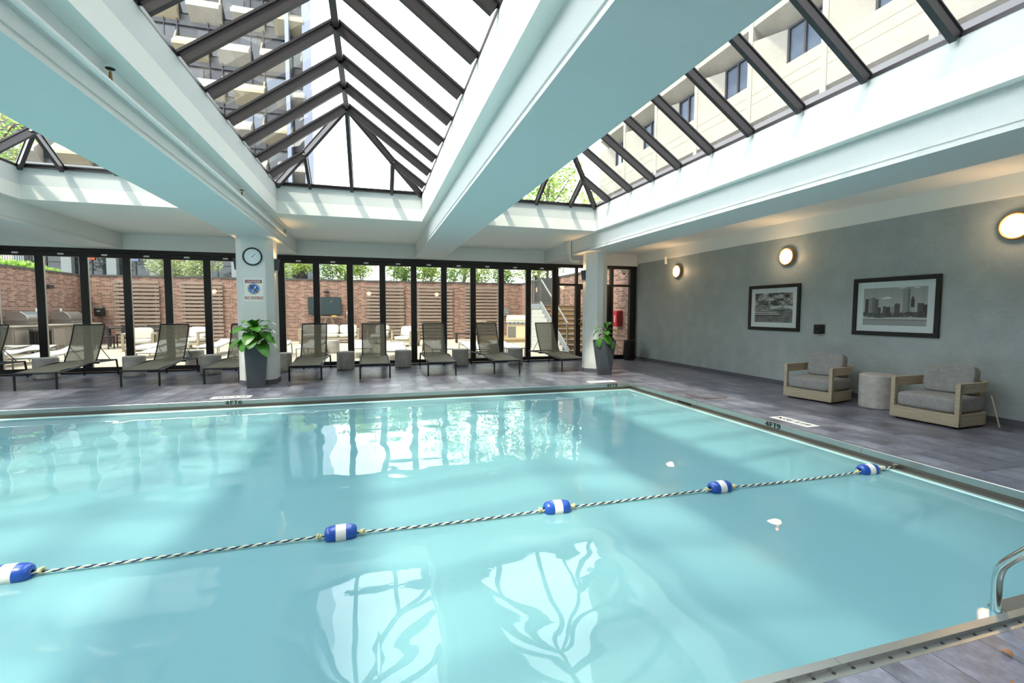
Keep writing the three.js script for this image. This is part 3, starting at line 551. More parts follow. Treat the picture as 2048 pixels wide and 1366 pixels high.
print('black framed print of a domed pier building on the water', -8.177, -6.93, (g, w, h) => {
  seed = 31; cloudy(g, w, h, 0, h * 0.62, 62, 205);
  g.fillStyle = grey(205); g.fillRect(0, h * 0.44, w, h * 0.14); cloudy(g, w, h, h * 0.62, h, 105, 140);
  for (let i = 0; i < 26; i++) { const x = w * (0.46 + 0.02 * i), q = h * (0.03 + 0.03 * rnd() + (i === 13 || i === 15 ? 0.13 : 0) + (i > 6 && i < 18 ? 0.03 : 0)); g.fillStyle = grey(50 + 60 * rnd()); g.fillRect(x, h * 0.58 - q, w * 0.014, q); }
  g.fillStyle = grey(70); g.fillRect(w * 0.42, h * 0.575, w * 0.58, h * 0.02);
  for (const [x, s] of [[0.08, 0.8], [0.4, 1]]) { g.fillStyle = grey(150); g.fillRect(w * (x - 0.025), h * (0.52 - 0.18 * s), w * 0.05, h * 0.2 * s); g.fillStyle = grey(90); g.fillRect(w * (x - 0.035), h * (0.5 - 0.14 * s), w * 0.07, h * 0.02); g.fillStyle = grey(215); g.beginPath(); g.arc(w * x, h * (0.52 - 0.18 * s), w * 0.03 * s, Math.PI, 0); g.fill(); g.fillRect(w * x - 1, h * (0.42 - 0.18 * s), 2, h * 0.08); }
  for (let i = 0; i < 6; i++) { g.fillStyle = grey(i % 2 ? 175 : 75); g.beginPath(); g.moveTo(0, h * (0.44 + i * 0.025)); g.lineTo(w * 0.22, h * (0.36 + i * 0.035)); g.lineTo(w * 0.43, h * (0.46 + i * 0.025)); g.lineTo(w * 0.43, h * 0.64); g.lineTo(0, h * 0.64); g.fill(); }
  for (let i = 0; i < 60; i++) { g.fillStyle = grey(rnd() < 0.5 ? 215 : 55); g.fillRect(w * 0.44 * rnd(), h * (0.5 + 0.14 * rnd()), w * (0.01 + 0.02 * rnd()), h * 0.02); }
  g.fillStyle = grey(70); for (let i = 0; i < 120; i++) { g.fillRect(w * 0.45 * rnd(), h * (0.6 + 0.03 * rnd()), 6, 5); }
  g.fillStyle = grey(205); g.fillRect(0, h * 0.645, w * 0.6, h * 0.03); g.fillStyle = grey(235); g.fillRect(0, h * 0.715, w * 0.68, h * 0.022); g.fillStyle = grey(45); g.fillRect(0, h * 0.737, w * 0.7, h * 0.045); for (let i = 0; i < 40; i++) { g.fillStyle = grey(150); g.fillRect(w * 0.0172 * i, h * 0.745, 3, h * 0.02); }
}, 640, 480);
print('black framed print of a city skyline with one tall pale tower', -5.916, -4.665, (g, w, h) => {
  seed = 77; for (let j = 0; j < h; j++) { g.fillStyle = grey(168 + 34 * j / h); g.fillRect(0, j, w, 1); }
  g.fillStyle = grey(232); for (const [x, y, a, b] of [[0.36, 0.28, 0.06, 0.025], [0.4, 0.265, 0.035, 0.03], [0.44, 0.275, 0.03, 0.02], [0.62, 0.02, 0.06, 0.012], [0.84, 0.03, 0.05, 0.012]]) { g.beginPath(); g.ellipse(w * x, h * y, w * a, h * b, 0, 0, 7); g.fill(); }
  const tower = (x0, x1, y, v, lines = 1) => { g.fillStyle = grey(v); g.fillRect(w * x0, h * y, w * (x1 - x0), h * (0.78 - y)); const n = Math.round((x1 - x0) * 110); if (lines) for (let i = 1; i < n; i++) { g.fillStyle = grey(v * (i % 2 ? 0.8 : 1.14)); g.fillRect(w * (x0 + (x1 - x0) * i / n), h * y, w * 0.003, h * (0.78 - y)); } for (let j = h * y; j < h * 0.78; j += 6) { g.fillStyle = 'rgba(30,30,30,0.16)'; g.fillRect(w * x0, j, w * (x1 - x0), 2); } };
  for (let i = 0; i < 30; i++) tower(0.02 + 0.032 * i, 0.045 + 0.032 * i, 0.6 + 0.1 * rnd(), 90 + 70 * rnd());
  tower(0.03, 0.09, 0.29, 70); tower(0.1, 0.155, 0.27, 150); tower(0.15, 0.2, 0.25, 130); tower(0.2, 0.255, 0.3, 105); tower(0.25, 0.3, 0.52, 80); tower(0.33, 0.38, 0.49, 92); tower(0.38, 0.45, 0.51, 70); tower(0.47, 0.51, 0.5, 160); tower(0.515, 0.6, 0.44, 84); tower(0.53, 0.585, 0.42, 90); tower(0.64, 0.75, 0.05, 158); g.fillStyle = grey(122); g.fillRect(w * 0.715, h * 0.05, w * 0.035, h * 0.72);
  tower(0.762, 0.815, 0.33, 72); g.fillStyle = grey(72); g.beginPath(); g.moveTo(w * 0.762, h * 0.33); g.lineTo(w * 0.788, h * 0.22); g.lineTo(w * 0.815, h * 0.33); g.fill(); tower(0.765, 0.82, 0.52, 190); tower(0.86, 0.95, 0.42, 96); tower(0.945, 1, 0.46, 62);
  for (let i = 0; i < 900; i++) { const x = rnd(), y = 0.69 + 0.11 * rnd() - 0.05 * nB(x * 12, 3); g.fillStyle = grey(35 + 80 * rnd()); g.beginPath(); g.ellipse(w * x, h * y, w * (0.004 + 0.006 * rnd()), h * 0.012, 0, 0, 7); g.fill(); }
  g.fillStyle = grey(200); g.fillRect(0, h * 0.81, w, h * 0.025); g.fillStyle = grey(120); g.fillRect(0, h * 0.835, w, h * 0.02);
  for (let j = h * 0.855; j < h; j++) { g.fillStyle = grey(120 + 40 * nA(3, j) + 14 * rnd()); g.fillRect(0, j, w, 1); }
}, 800, 520);

// small wall fittings
{
  const t = thing('dispenser', 'small black wall dispenser on a chrome plate between the prints', 'dispenser', [XR, 1.11, -6.5], -Math.PI / 2);
  part('plate', rbox(0.15, 0.2, 0.014, 0.005, 0.02, 0, 0.007), M.chrome, t); part('body', rbox(0.13, 0.17, 0.08, 0.012, -0.01, 0.0, 0.05), M.black, t); part('knob', cyl(0.018, 0.018, 0.02, -0.01, 0, 0.096, 14, Math.PI / 2), M.blackMatte, t);
}
{
  const t = thing('motion_sensor', 'slim white sensor fixed at the top of the grey wall', 'sensor', [XR - 0.022, 2.8, -11.15], -Math.PI / 2);
  part('housing', rbox(0.07, 0.2, 0.05, 0.012, 0, 0, 0.03, 0.15), M.white, t); part('lens', rbox(0.045, 0.05, 0.01, 0.004, 0, -0.05, 0.053, 0.15), std('#cfd3d3', 0.3), t); part('bracket', box(0.03, 0.06, 0.02, 0, 0.02, 0.006), M.white, t);
}
{
  const t = thing('dome_camera', 'white dome security camera at the head of the corner glazing', 'camera', [7.12, 2.665, -12.6]);
  part('base', cyl(0.07, 0.075, 0.05, 0, -0.025, 0, 24), M.white, t); part('housing', lathe([[0.0, -0.15], [0.03, -0.145], [0.055, -0.12], [0.066, -0.08], [0.066, -0.05], [0, -0.05]], 24), M.white, t); part('lens', ball(0.034, 0.0, -0.12, 0.025, 14), M.black, t);
}
{
  const t = thing('litter_bin', 'black slatted metal litter bin in the corner by the grey wall', 'bin', [7.22, 0, -12.38]), s = [];
  for (let i = 0; i < 22; i++) { const a = i / 22 * Math.PI * 2; s.push(turned(box(0.026, 0.5, 0.006), Math.sin(a) * 0.165, 0.3, Math.cos(a) * 0.165, -0.06, a, 0)); }
  part('slats', s, M.black, t); part('liner', cyl(0.158, 0.135, 0.5, 0, 0.27, 0, 24), M.blackMatte, t); part('rim', clean(new THREE.TorusGeometry(0.18, 0.012, 8, 36)).rotateX(Math.PI / 2).translate(0, 0.57, 0), M.black, t); part('band', [cyl(0.172, 0.17, 0.02, 0, 0.47, 0, 30), cyl(0.15, 0.148, 0.03, 0, 0.035, 0, 30)], M.black, t);
}
// sprinkler pipe along the beam, conduit at the stair door column
{
  const t = thing('sprinkler_pipe', 'thin white sprinkler pipe with upright heads along a ceiling beam', 'pipe', [-1.705, 2.955, 0]);
  part('pipe', [tube([[0, 0, ZN - 0.05], [0, 0, -10.75]], 0.021, 1, 12)], M.white, t);
  for (const z of [-0.9, -2.45, -3.98, -7.35, -10.62]) {
    const h = part('sprinkler_head', [cyl(0.009, 0.012, 0.06, 0, 0.045, z, 10), cyl(0.012, 0.012, 0.016, 0, 0.025, z, 6), box(0.004, 0.035, 0.02, 0, 0.075, z)], std('#8a6a3c', 0.4, { metalness: 0.6 }), t, 'small brass upright sprinkler head');
    part('deflector', cyl(0.03, 0.026, 0.004, 0, 0.096, z, 16), M.blackMatte, h);
  }
  for (const z of [-1.9, -5.4, -9.1]) part('hanger', [tube([[0, 0, z], [0, 0.165, z]], 0.004, 1, 6), cyl(0.027, 0.027, 0.02, 0, 0, z, 14, Math.PI / 2)], M.white, t);
}
{
  const t = thing('conduit', 'white painted conduit with elbow running to the stair door column', 'conduit', [4.6, 0, -10.75]);
  part('pipe', [tube([[0, YC, 0], [0, 2.72, 0], [0.02, 2.64, 0.06], [0.1, 2.62, 0.1], [0.16, 2.62, 0.2]], 0.03, 30, 12, 0.2)], M.plaster, t); part('junction_box', rbox(0.09, 0.3, 0.1, 0.01, -0.03, 2.95, -0.05), M.plaster, t);
}
// lane rope with floats
{
  const t = thing('lane_rope', 'blue and white twisted lane rope with five blue and white floats across the pool', 'lane rope', [0, WATER + 0.012, -3.25]);
  const fl = [-3.62, -1.97, -0.23, 1.305, 2.78, 4.44], strands = [[], []];
  const sag = (x) => { let k = 9; for (const f of fl) k = Math.min(k, Math.abs(x - f)); return -0.004 - 0.008 * Math.min(1, k / 0.5) + 0.012 * Math.max(0, (x - 4.5) / 0.4); };
  const pts = (ph) => { const a = []; for (let x = -4.4; x <= LIPX + 0.02; x += 0.018) { const q = x * 84 + ph; a.push(P3(x, 0.014 + sag(x) + 0.0042 * Math.sin(q), 0.0042 * Math.cos(q) + 0.012 * Math.sin(x * 2.1))); } return new THREE.CatmullRomCurve3(a); };
  part('rope', clean(new THREE.TubeGeometry(pts(0), 1100, 0.0056, 5)), std('#e6e0c4', 0.8), t, 'cream strand'); part('rope_strand', clean(new THREE.TubeGeometry(pts(Math.PI), 1100, 0.0046, 5)), std('#1b2f57', 0.8), t, 'navy strand');
  const sh = lathe([[0.016, -0.1], [0.03, -0.102], [0.046, -0.092], [0.055, -0.07], [0.057, -0.045], [0.0575, -0.034], [0.0575, 0.034], [0.057, 0.045], [0.055, 0.07], [0.046, 0.092], [0.03, 0.102], [0.016, 0.1], [0.016, -0.1]], 28).rotateZ(Math.PI / 2), band = cyl(0.0583, 0.0583, 0.064, 0, 0, 0, 32).rotateZ(Math.PI / 2);
  const fm = phys('#1c4fae', 0.28, { clearcoat: 0.5 }), bm = std('#ebeae4', 0.45);
  fl.slice(1).forEach((x, i) => {
    const o = mesh(sh, fm); o.name = 'float'; o.position.set(x, 0.014, 0.012 * Math.sin(x * 2.1)); o.rotation.y = 0.04 * (i % 2 ? 1 : -1); t.add(o);
    part('white_band', band.clone(), bm, o);
    for (const s of [-1, 1]) if (!(i === 4 && s === 1)) { const k = part('knot', [ball(0.016, x + s * 0.128, 0.014, 0.004, 8), clean(new THREE.TorusGeometry(0.013, 0.008, 6, 12)).rotateY(1.2).translate(x + s * 0.14, 0.016, 0.006)], std('#d8cf9f', 0.8), t); }
  });
  part('knot', [0.13, 0.165, 0.2].map((d) => clean(new THREE.TorusGeometry(0.013, 0.008, 6, 12)).rotateY(1.3).translate(4.44 + d, 0.016, 0)), std('#e5e1d2', 0.8), t);
  part('anchor_hook', [tube([[4.83, 0.03, 0], [4.78, 0.03, 0], [4.74, 0.026, 0.004]], 0.007, 8, 6), clean(new THREE.TorusGeometry(0.018, 0.006, 6, 14)).rotateX(Math.PI / 2).translate(4.8, 0.034, 0)], M.steelDull, t);
}
// ladder at the near edge
{
  const t = thing('pool_ladder', 'polished steel pool ladder with bent grab rails at the near pool edge', 'ladder', [2.99, 0, -1.52]);
  for (const x of [0, 0.52]) {
    const r = part('grab_rail', tube([[x, -1.05, -0.03], [x, -0.5, 0], [x, -0.1, 0], [x, 0.07, 0.0], [x + 0.001, 0.135, 0.012], [x + 0.003, 0.19, 0.045], [x + 0.005, 0.31, 0.14], [x + 0.006, 0.5, 0.32], [x + 0.006, 0.56, 0.5], [x + 0.006, 0.5, 0.65], [x + 0.006, 0.3, 0.7], [x + 0.006, 0.003, 0.7]], 0.0215, 90, 16, 0.35), M.chrome, t);
    part('escutcheon', lathe([[0.022, 0.02], [0.035, 0.018], [0.05, 0.004], [0.05, 0], [0.022, 0]], 24).translate(x + 0.006, 0.0, 0.7), M.chrome, r);
  }
  for (const y of [-0.1, -0.4, -0.7]) part('step', [rbox(0.49, 0.025, 0.085, 0.006, 0.26, y, 0.0, 0.18), box(0.47, 0.004, 0.06, 0.26, y + 0.014, 0, 0.18)], M.steelDull, t);
}
// deck plaques, hatch and fallen leaves
function plaque(label, s, x, z, turn) {
  const t = thing('depth_plaque', label, 'plaque', [x, 0.0005, z], turn);
  part('plate', rbox(0.58, 0.004, 0.2, 0.0015, 0, 0.002, 0), M.white, t);
  part('lettering', turned(text(s, 0.085, 0.0008, 1.2), 0, 0.0041, 0, -Math.PI / 2), M.blackMatte, t);
}
plaque('white depth plaque on the deck near the armchairs', '4FT 9IN', 5.18, -4.76, Math.PI / 2);
plaque('white depth plaque on the deck in front of the thermometer column', '4FT 6IN', -2.24, -8.6, Math.PI);
plaque('white depth plaque on the deck in front of the stair door column', '4FT 9IN', 4.4, -8.6, Math.PI);
{ const t = thing('deck_hatch', 'square tiled access hatch in the deck near the pool corner', 'hatch', [5.33, 0.0, -6.63], 0.02); part('cover', rbox(0.44, 0.008, 0.44, 0.002, 0, 0.004, 0), M.tiles[2], t); part('frame', [box(0.46, 0.009, 0.012, 0, 0.0045, -0.226), box(0.46, 0.009, 0.012, 0, 0.0045, 0.226), box(0.012, 0.009, 0.44, -0.226, 0.0045, 0), box(0.012, 0.009, 0.44, 0.226, 0.0045, 0)], std('#6a5642', 0.6), t); }
[[2.47, -1.235, 0.4, 'curled brown dry leaf on the deck beside the steel pool edge', 0.05], [2.28, -1.1, 1.5, 'flat brown dry leaf on the deck behind the curled one', 0.04]].forEach(([x, z, a, label, s]) => {
  const o = single('fallen_leaf', label, 'leaf', leafCurve(s, s * 0.4, 0.6, 0.5), std('#a8764f', 0.8)); o.position.set(x, 0.006, z); o.rotation.y = a;
});

// ------------------------------------------------------------------ the patio behind the glass
const PB = -24.2, PL = -11.8, PR = 7.6, PH = 2.86;
structure('patio_floor', 'pale beige paved patio in the sun', 'paving', [span(PL, PR, -0.15, -0.002, PB, ZB - 0.1)], M.paving);
structure('ground', 'ground around the building', 'ground', [span(-70, 70, -0.4, -0.16, -120, 60)], M.cap);
function brickWall(name, label, geos, capG) { const w = structure(name, label, 'wall'); part('brickwork', geos, M.brick, w); part('coping', capG, M.cap, w); return w; }
brickWall('wall_patio_back', 'red brick garden wall behind the slatted screens', span(PL - 0.3, PR + 0.3, -0.1, PH, PB - 0.3, PB), span(PL - 0.3, PR + 0.3, PH, PH + 0.07, PB - 0.33, PB + 0.03));
brickWall('wall_patio_left', 'red brick garden wall behind the built-in grills', span(PL - 0.3, PL, -0.1, PH, PB, ZB - 0.4), span(PL - 0.33, PL + 0.03, PH, PH + 0.07, PB + 0.03, ZB - 0.4));
brickWall('wall_patio_right', 'red brick garden wall beside the stairs', span(PR, PR + 0.3, -0.1, PH, PB, ZB - 0.4), span(PR - 0.03, PR + 0.33, PH, PH + 0.07, PB + 0.03, ZB - 0.4));

// slatted timber screens, each slat its own board
[[-10.6, -8.95, 'beside the black wall box near the grills'], [-8.15, -6.5, 'second from the grills'], [-5.6, -4.1, 'beside the television, towards the grills'], [-0.35, 1.45, 'beside the television, towards the stairs'], [2.1, 3.9, 'fourth from the grills, clear of the television'], [4.5, 6.38, 'nearest the gas grill by the stairs']].forEach(([a, b, where]) => {
  const t = thing('slatted_screen', 'greyish timber slatted screen on the brick wall, ' + where, 'screen', [(a + b) / 2, 0, PB], 0, 'slatted screens on the brick wall'), W = b - a;
  for (const x of [-W / 2 + 0.14, W / 2 - 0.14]) part('batten', box(0.07, 2.6, 0.05, x, 1.36, 0.03), M.slatWood, t);
  const g = metres(rbox(W, 0.105, 0.035, 0.004, 0, 0, 0.075, 0, 0, 0, 1));
  for (let i = 0; i < 16; i++) { const o = mesh(g, M.slatWood); o.name = 'slat'; o.position.set(rr(-0.012, 0.012), 0.14 + i * 0.166, 0); t.add(o); }
});

// television, console and fixtures on the brick wall
{
  const t = thing('television', 'large dark television mounted on the brick wall', 'television', [-2.22, 1.66, PB]);
  part('bezel', rbox(1.46, 0.84, 0.05, 0.008, 0, 0, 0.12), M.black, t); part('screen', box(1.42, 0.8, 0.004, 0, 0, 0.147), phys('#3c4a4f', 0.18, { clearcoat: 0.6 }), t); part('wall_mount', box(0.5, 0.4, 0.1, 0, 0, 0.05), M.blackMatte, t);
  const c = thing('console_table', 'narrow high console table with crossed legs under the television', 'table', [-2.0, 0, PB + 0.55]);
  part('top', rbox(1.35, 0.045, 0.4, 0.008, 0, 1.14, 0), M.slatWood, c);
  for (const s of [-1, 1]) { part('leg', bar(P3(s * 0.25, 1.12, -0.15), P3(s * 0.62, 0.0, -0.15), 0.05, 0.05), M.slatWood, c); part('leg', bar(P3(s * 0.1, 1.12, 0.15), P3(s * 0.5, 0.0, 0.15), 0.05, 0.05), M.slatWood, c); }
  single('games_tray', 'small yellow tray on the console table', 'tray', rbox(0.22, 0.05, 0.14, 0.01, -1.78, 1.188, PB + 0.55), std('#d8b63a', 0.6));
  const f = thing('projector_bracket', 'dark angled bracket above the television', 'bracket', [-2.1, 2.34, PB]); part('plate', box(0.12, 0.1, 0.02, 0, 0, 0.01), M.blackMatte, f); part('arm', box(0.22, 0.05, 0.2, -0.05, -0.02, 0.11, 0.2, 0.4), M.blackMatte, f);
  const cu = thing('umbrella_cover', 'white-topped rolled umbrella leaning by the television', 'umbrella', [-1.15, 0, PB + 0.3]); part('cover', lathe([[0, 0.3], [0.07, 0.32], [0.09, 0.8], [0.06, 1.25], [0, 1.28]], 16), std('#7d6a5e', 0.9), cu); part('cap', lathe([[0, 1.46], [0.05, 1.44], [0.09, 1.34], [0.09, 1.24], [0, 1.24]], 16), M.white, cu); part('pole', cyl(0.02, 0.02, 0.32, 0, 0.16, 0, 10), M.darkMetal, cu);
}
for (const [x, label] of [[-11.1, 'black weatherproof box on the brick wall near the grills'], [6.72, 'grey weatherproof box on the brick wall above the gas grill']]) {
  const t = thing('outdoor_speaker', label, 'speaker', [x, 1.36, PB]); part('cabinet', rbox(0.34, 0.36, 0.2, 0.04, 0, 0, 0.13), x < 0 ? M.black : std('#7a8082', 0.5), t); part('bracket', box(0.06, 0.16, 0.05, 0.02, 0.2, 0.025), M.silver, t); part('badge', box(0.12, 0.02, 0.004, 0, 0.03, 0.232), M.white, t);
}
for (const [x, y, label] of [[-11.75, 2.3, 'small dark wall light on the brick wall over the grills']]) { const t = thing('wall_light', label, 'wall light', [PL, y, -22.0], Math.PI / 2); part('hood', box(0.3, 0.14, 0.2, 0, 0, 0.1), M.darkMetal, t); part('plate', box(0.14, 0.16, 0.03, 0, 0, 0.01), M.darkMetal, t); }
[[-21.4, 1.42, 'first'], [-22.8, 1.42, 'second']].forEach(([z, y, w]) => single('outlet_plate', w + ' white weatherproof outlet on the brick wall behind the grills', 'outlet', rbox(0.03, 0.14, 0.12, 0.008, PL + 0.015, y, z), M.white, 'outlets behind the grills'));

// built-in grills on a counter along the left wall
{
  const c = thing('grill_counter', 'taupe clad outdoor kitchen counter along the brick wall', 'counter', [PL + 0.5, 0, -21.2]);
  part('carcass', span(-0.4, 0.35, 0, 0.86, -2.5, 2.5), std('#8f857c', 0.8), c); part('worktop', rbox(0.86, 0.05, 5.08, 0.01, -0.02, 0.885, 0), std('#b9b1a4', 0.6), c);
  for (const z of [-2.0, -0.9, 0.2, 1.4, 2.1]) part('door', box(0.02, 0.62, 0.62, 0.36, 0.45, z), std('#9a8f85', 0.7), c);
  for (const [z, label] of [[-20.0, 'stainless built-in grill with its hood shut, nearer the glass wall'], [-22.3, 'stainless built-in grill with its hood shut, nearer the corner']]) {
    const g = thing('built_in_grill', label, 'grill', [PL + 0.5, 0.91, z], Math.PI / 2);
    part('body', rbox(0.9, 0.16, 0.6, 0.01, 0, 0.08, 0), M.steelDull, g);
    const hood = [[-0.3, 0], [0.3, 0], [0.3, 0.06], [0.24, 0.2], [0.1, 0.3], [-0.3, 0.3]]; part('hood', ext(hood, 0.9, 0.01).rotateY(-Math.PI / 2).translate(0.45, 0.16, 0), M.steel, g);
    part('handle', [tube([[-0.36, 0.26, 0.34], [0.36, 0.26, 0.34]], 0.014, 1, 8), box(0.02, 0.02, 0.07, -0.34, 0.26, 0.31), box(0.02, 0.02, 0.07, 0.34, 0.26, 0.31)], M.chrome, g);
    for (const x of [-0.3, -0.1, 0.1, 0.3]) part('knob', cyl(0.03, 0.03, 0.04, x, 0.06, 0.32, 12, Math.PI / 2), M.chrome, g);
  }
  const b = thing('patio_bin', 'black slatted litter bin standing on the patio beside the grill counter', 'bin', [-10.55, 0, -19.3]), s = [];
  for (let i = 0; i < 20; i++) { const a = i / 20 * Math.PI * 2; s.push(turned(box(0.05, 0.68, 0.008), Math.sin(a) * 0.26, 0.4, Math.cos(a) * 0.26, 0, a, 0)); }
  part('slats', s, M.black, b); part('liner', cyl(0.24, 0.24, 0.7, 0, 0.37, 0, 20), M.blackMatte, b); part('rim', clean(new THREE.TorusGeometry(0.27, 0.02, 8, 30)).rotateX(Math.PI / 2).translate(0, 0.78, 0), M.black, b);
}
{
  const g = thing('gas_grill', 'cream and steel freestanding gas grill in the corner by the stairs', 'grill', [6.85, 0, -22.5], -0.5);
  part('cabinet', rbox(0.95, 0.72, 0.5, 0.015, 0, 0.45, 0), std('#d6c9a6', 0.6), g); part('door', rbox(0.4, 0.56, 0.02, 0.008, -0.23, 0.42, 0.26), M.steelDull, g);
  part('firebox', rbox(1.0, 0.14, 0.55, 0.02, 0, 0.86, 0.02), M.steel, g); for (const x of [-0.3, -0.1, 0.1, 0.3]) part('knob', cyl(0.03, 0.03, 0.05, x, 0.86, 0.32, 12, Math.PI / 2), M.blackMatte, g);
  const pr = [[-0.28, 0], [0.28, 0], [0.28, 0.05]]; for (let i = 0; i <= 8; i++) { const a = i / 8 * Math.PI * 0.5; pr.push([0.02 + 0.26 * Math.cos(a), 0.06 + 0.26 * Math.sin(a)]); } pr.push([-0.28, 0.32]);
  part('lid', ext(pr, 1.0, 0.01).rotateY(-Math.PI / 2).translate(0.5, 0.93, 0), std('#cfc6a8', 0.35, { metalness: 0.4 }), g);
  part('lid_handle', tube([[-0.36, 1.08, 0.33], [0.36, 1.08, 0.33]], 0.014, 1, 8), M.chrome, g);
  for (const s of [-1, 1]) part('side_shelf', rbox(0.3, 0.04, 0.46, 0.008, s * 0.64, 0.9, 0), M.steelDull, g);
  for (const x of [-0.42, 0.42]) for (const z of [-0.2, 0.2]) part('caster', cyl(0.04, 0.04, 0.03, x, 0.04, z, 12, 0, Math.PI / 2), M.blackMatte, g);
}

// patio loungers (flat, pale frames), drums and lounge furniture
const flat0 = loungerProto('patio_lounger', M.silver, M.whiteFabric, M.whiteFabric, false);
const flatSpots = [[-10.1, -17.6], [-8.9, -15.2], [-7.7, -14.6], [-6.6, -17.3], [-5.7, -15.6], [-4.9, -17.5], [-2.9, -16.1], [-1.9, -16.3], [-0.4, -15.9], [0.6, -14.5], [1.9, -15.0], [3.0, -14.6], [4.1, -14.8]];
flatSpots.forEach(([x, z], i) => { const o = i ? copy(flat0, null, [x, 0, z]) : flat0; o.position.set(x, 0, z); o.rotation.y = Math.PI + (i % 2 ? 0.03 : -0.04); o.userData.label = 'pale flat sun lounger out on the sunny patio, ' + ord[flatSpots.length - 1 - i] + ' from the stairs'; o.userData.group = 'pale loungers on the patio'; });
[[-4.3, -13.5, 'pale concrete drum on the patio just outside the glass, beside the grill side loungers'], [-1.33, -17.0, 'pale concrete drum on the patio in front of the sofa'], [3.55, -14.1, 'pale concrete drum on the patio between the pale loungers near the stairs']].forEach(([x, z, l]) => drum(x, z, l, 'concrete drums on the patio'));
function sofa(label, x, z, turn, w, seats, name = 'patio_sofa', cat = 'sofa') {
  const t = thing(name, label, cat, [x, 0, z], turn);
  part('frame', [box(w, 0.09, 0.78, 0, 0.2, 0), box(w, 0.34, 0.05, 0, 0.42, -0.37)], M.woodGrey, t);
  for (const s of [-1, 1]) { part('arm', [box(0.07, 0.06, 0.78, s * (w / 2 - 0.035), 0.6, 0), box(0.07, 0.4, 0.07, s * (w / 2 - 0.035), 0.4, 0.35), box(0.07, 0.4, 0.07, s * (w / 2 - 0.035), 0.4, -0.35)], M.woodGrey, t); for (const q of [-0.34, 0.34]) part('foot', box(0.07, 0.16, 0.07, s * (w / 2 - 0.05), 0.08, q), M.woodGrey, t); }
  const k = (w - 0.16) / seats;
  for (let i = 0; i < seats; i++) { const cx = -w / 2 + 0.08 + k * (i + 0.5); part('seat_cushion', cushion(k - 0.02, 0.17, 0.68, cx, 0.33, 0.03, 0, 0, 0, 0.15, 8), M.whiteFabric, t); part('back_cushion', cushion(k - 0.04, 0.42, 0.17, cx, 0.6, -0.27, -0.2, 0, 0, 0.1, 8), M.whiteFabric, t); }
  return t;
}
sofa('cream cushioned timber sofa under the television', -1.9, -22.6, 0, 2.5, 3);
sofa('cream cushioned timber sofa between the television and the grills', -4.6, -21.6, 0.5, 1.9, 2);
sofa('cream cushioned timber armchair on the stair side of the television sofa', 0.25, -21.6, -0.5, 0.85, 1, 'patio_armchair', 'armchair');
sofa('cream cushioned timber armchair beside the slatted screen towards the stairs', 1.25, -19.8, -0.6, 0.9, 1, 'patio_armchair', 'armchair');
sofa('white cushioned timber armchair beside the dining table', -7.9, -19.6, 0.2, 0.9, 1, 'patio_armchair', 'armchair');
sofa('white cushioned timber armchair between the dining table and the sofa', -6.5, -20.4, -0.3, 0.85, 1, 'patio_armchair', 'armchair');
{
  const t = thing('dining_table', 'dark topped patio dining table near the grills', 'table', [-9.0, 0, -21.6]);
  part('top', rbox(1.9, 0.05, 0.95, 0.01, 0, 0.75, 0), M.darkMetal, t); for (const x of [-0.85, 0.85]) for (const z of [-0.4, 0.4]) part('leg', box(0.06, 0.73, 0.06, x, 0.365, z), M.darkMetal, t);
  for (const [x, z, a, l] of [[-9.5, -20.8, Math.PI, 'dark slatted dining chair on the glass wall side of the patio table, nearer the grills'], [-8.6, -20.8, Math.PI, 'dark slatted dining chair on the glass wall side of the patio table, nearer the sofa'], [-9.5, -22.4, 0, 'dark slatted dining chair behind the patio table, nearer the grills'], [-8.6, -22.4, 0, 'dark slatted dining chair behind the patio table, nearer the sofa']]) {
    const c = thing('dining_chair', l, 'chair', [x, 0, z], a, 'chairs at the patio table'); part('seat', rbox(0.48, 0.035, 0.46, 0.008, 0, 0.45, 0), M.darkMetal, c);
    for (const sx of [-0.21, 0.21]) { part('leg', box(0.035, 0.45, 0.035, sx, 0.225, 0.2), M.darkMetal, c); part('leg', box(0.035, 0.85, 0.035, sx, 0.425, -0.2), M.darkMetal, c); }
    for (let i = 0; i < 4; i++) part('back_slat', box(0.42, 0.05, 0.015, 0, 0.55 + i * 0.085, -0.2), M.darkMetal, c);
  }
  const b = thing('low_bench', 'low slim-legged bench on the patio in front of the brick wall', 'bench', [4.1, 0, -21.2]); part('top', rbox(1.15, 0.05, 0.42, 0.008, 0, 0.43, 0), M.darkMetal, b); for (const x of [-0.52, 0.52]) for (const z of [-0.16, 0.16]) part('leg', box(0.05, 0.41, 0.05, x, 0.205, z), M.darkMetal, b);
  const h = thing('bar_stool', 'tall pale stool next to the slatted screen by the bench', 'stool', [4.9, 0, -21.9]); part('seat', rbox(0.4, 0.05, 0.4, 0.01, 0, 0.95, 0), M.woodGrey, h); for (const x of [-0.17, 0.17]) for (const z of [-0.17, 0.17]) part('leg', box(0.045, 0.93, 0.045, x, 0.465, z), M.silver, h); part('foot_rail', [box(0.34, 0.03, 0.03, 0, 0.3, 0.17), box(0.34, 0.03, 0.03, 0, 0.3, -0.17)], M.silver, h);
  structure('patio_step', 'low timber platform under the gas grill', 'platform', [span(4.9, PR, 0, 0.14, PB, -20.9)], M.woodStep);
}
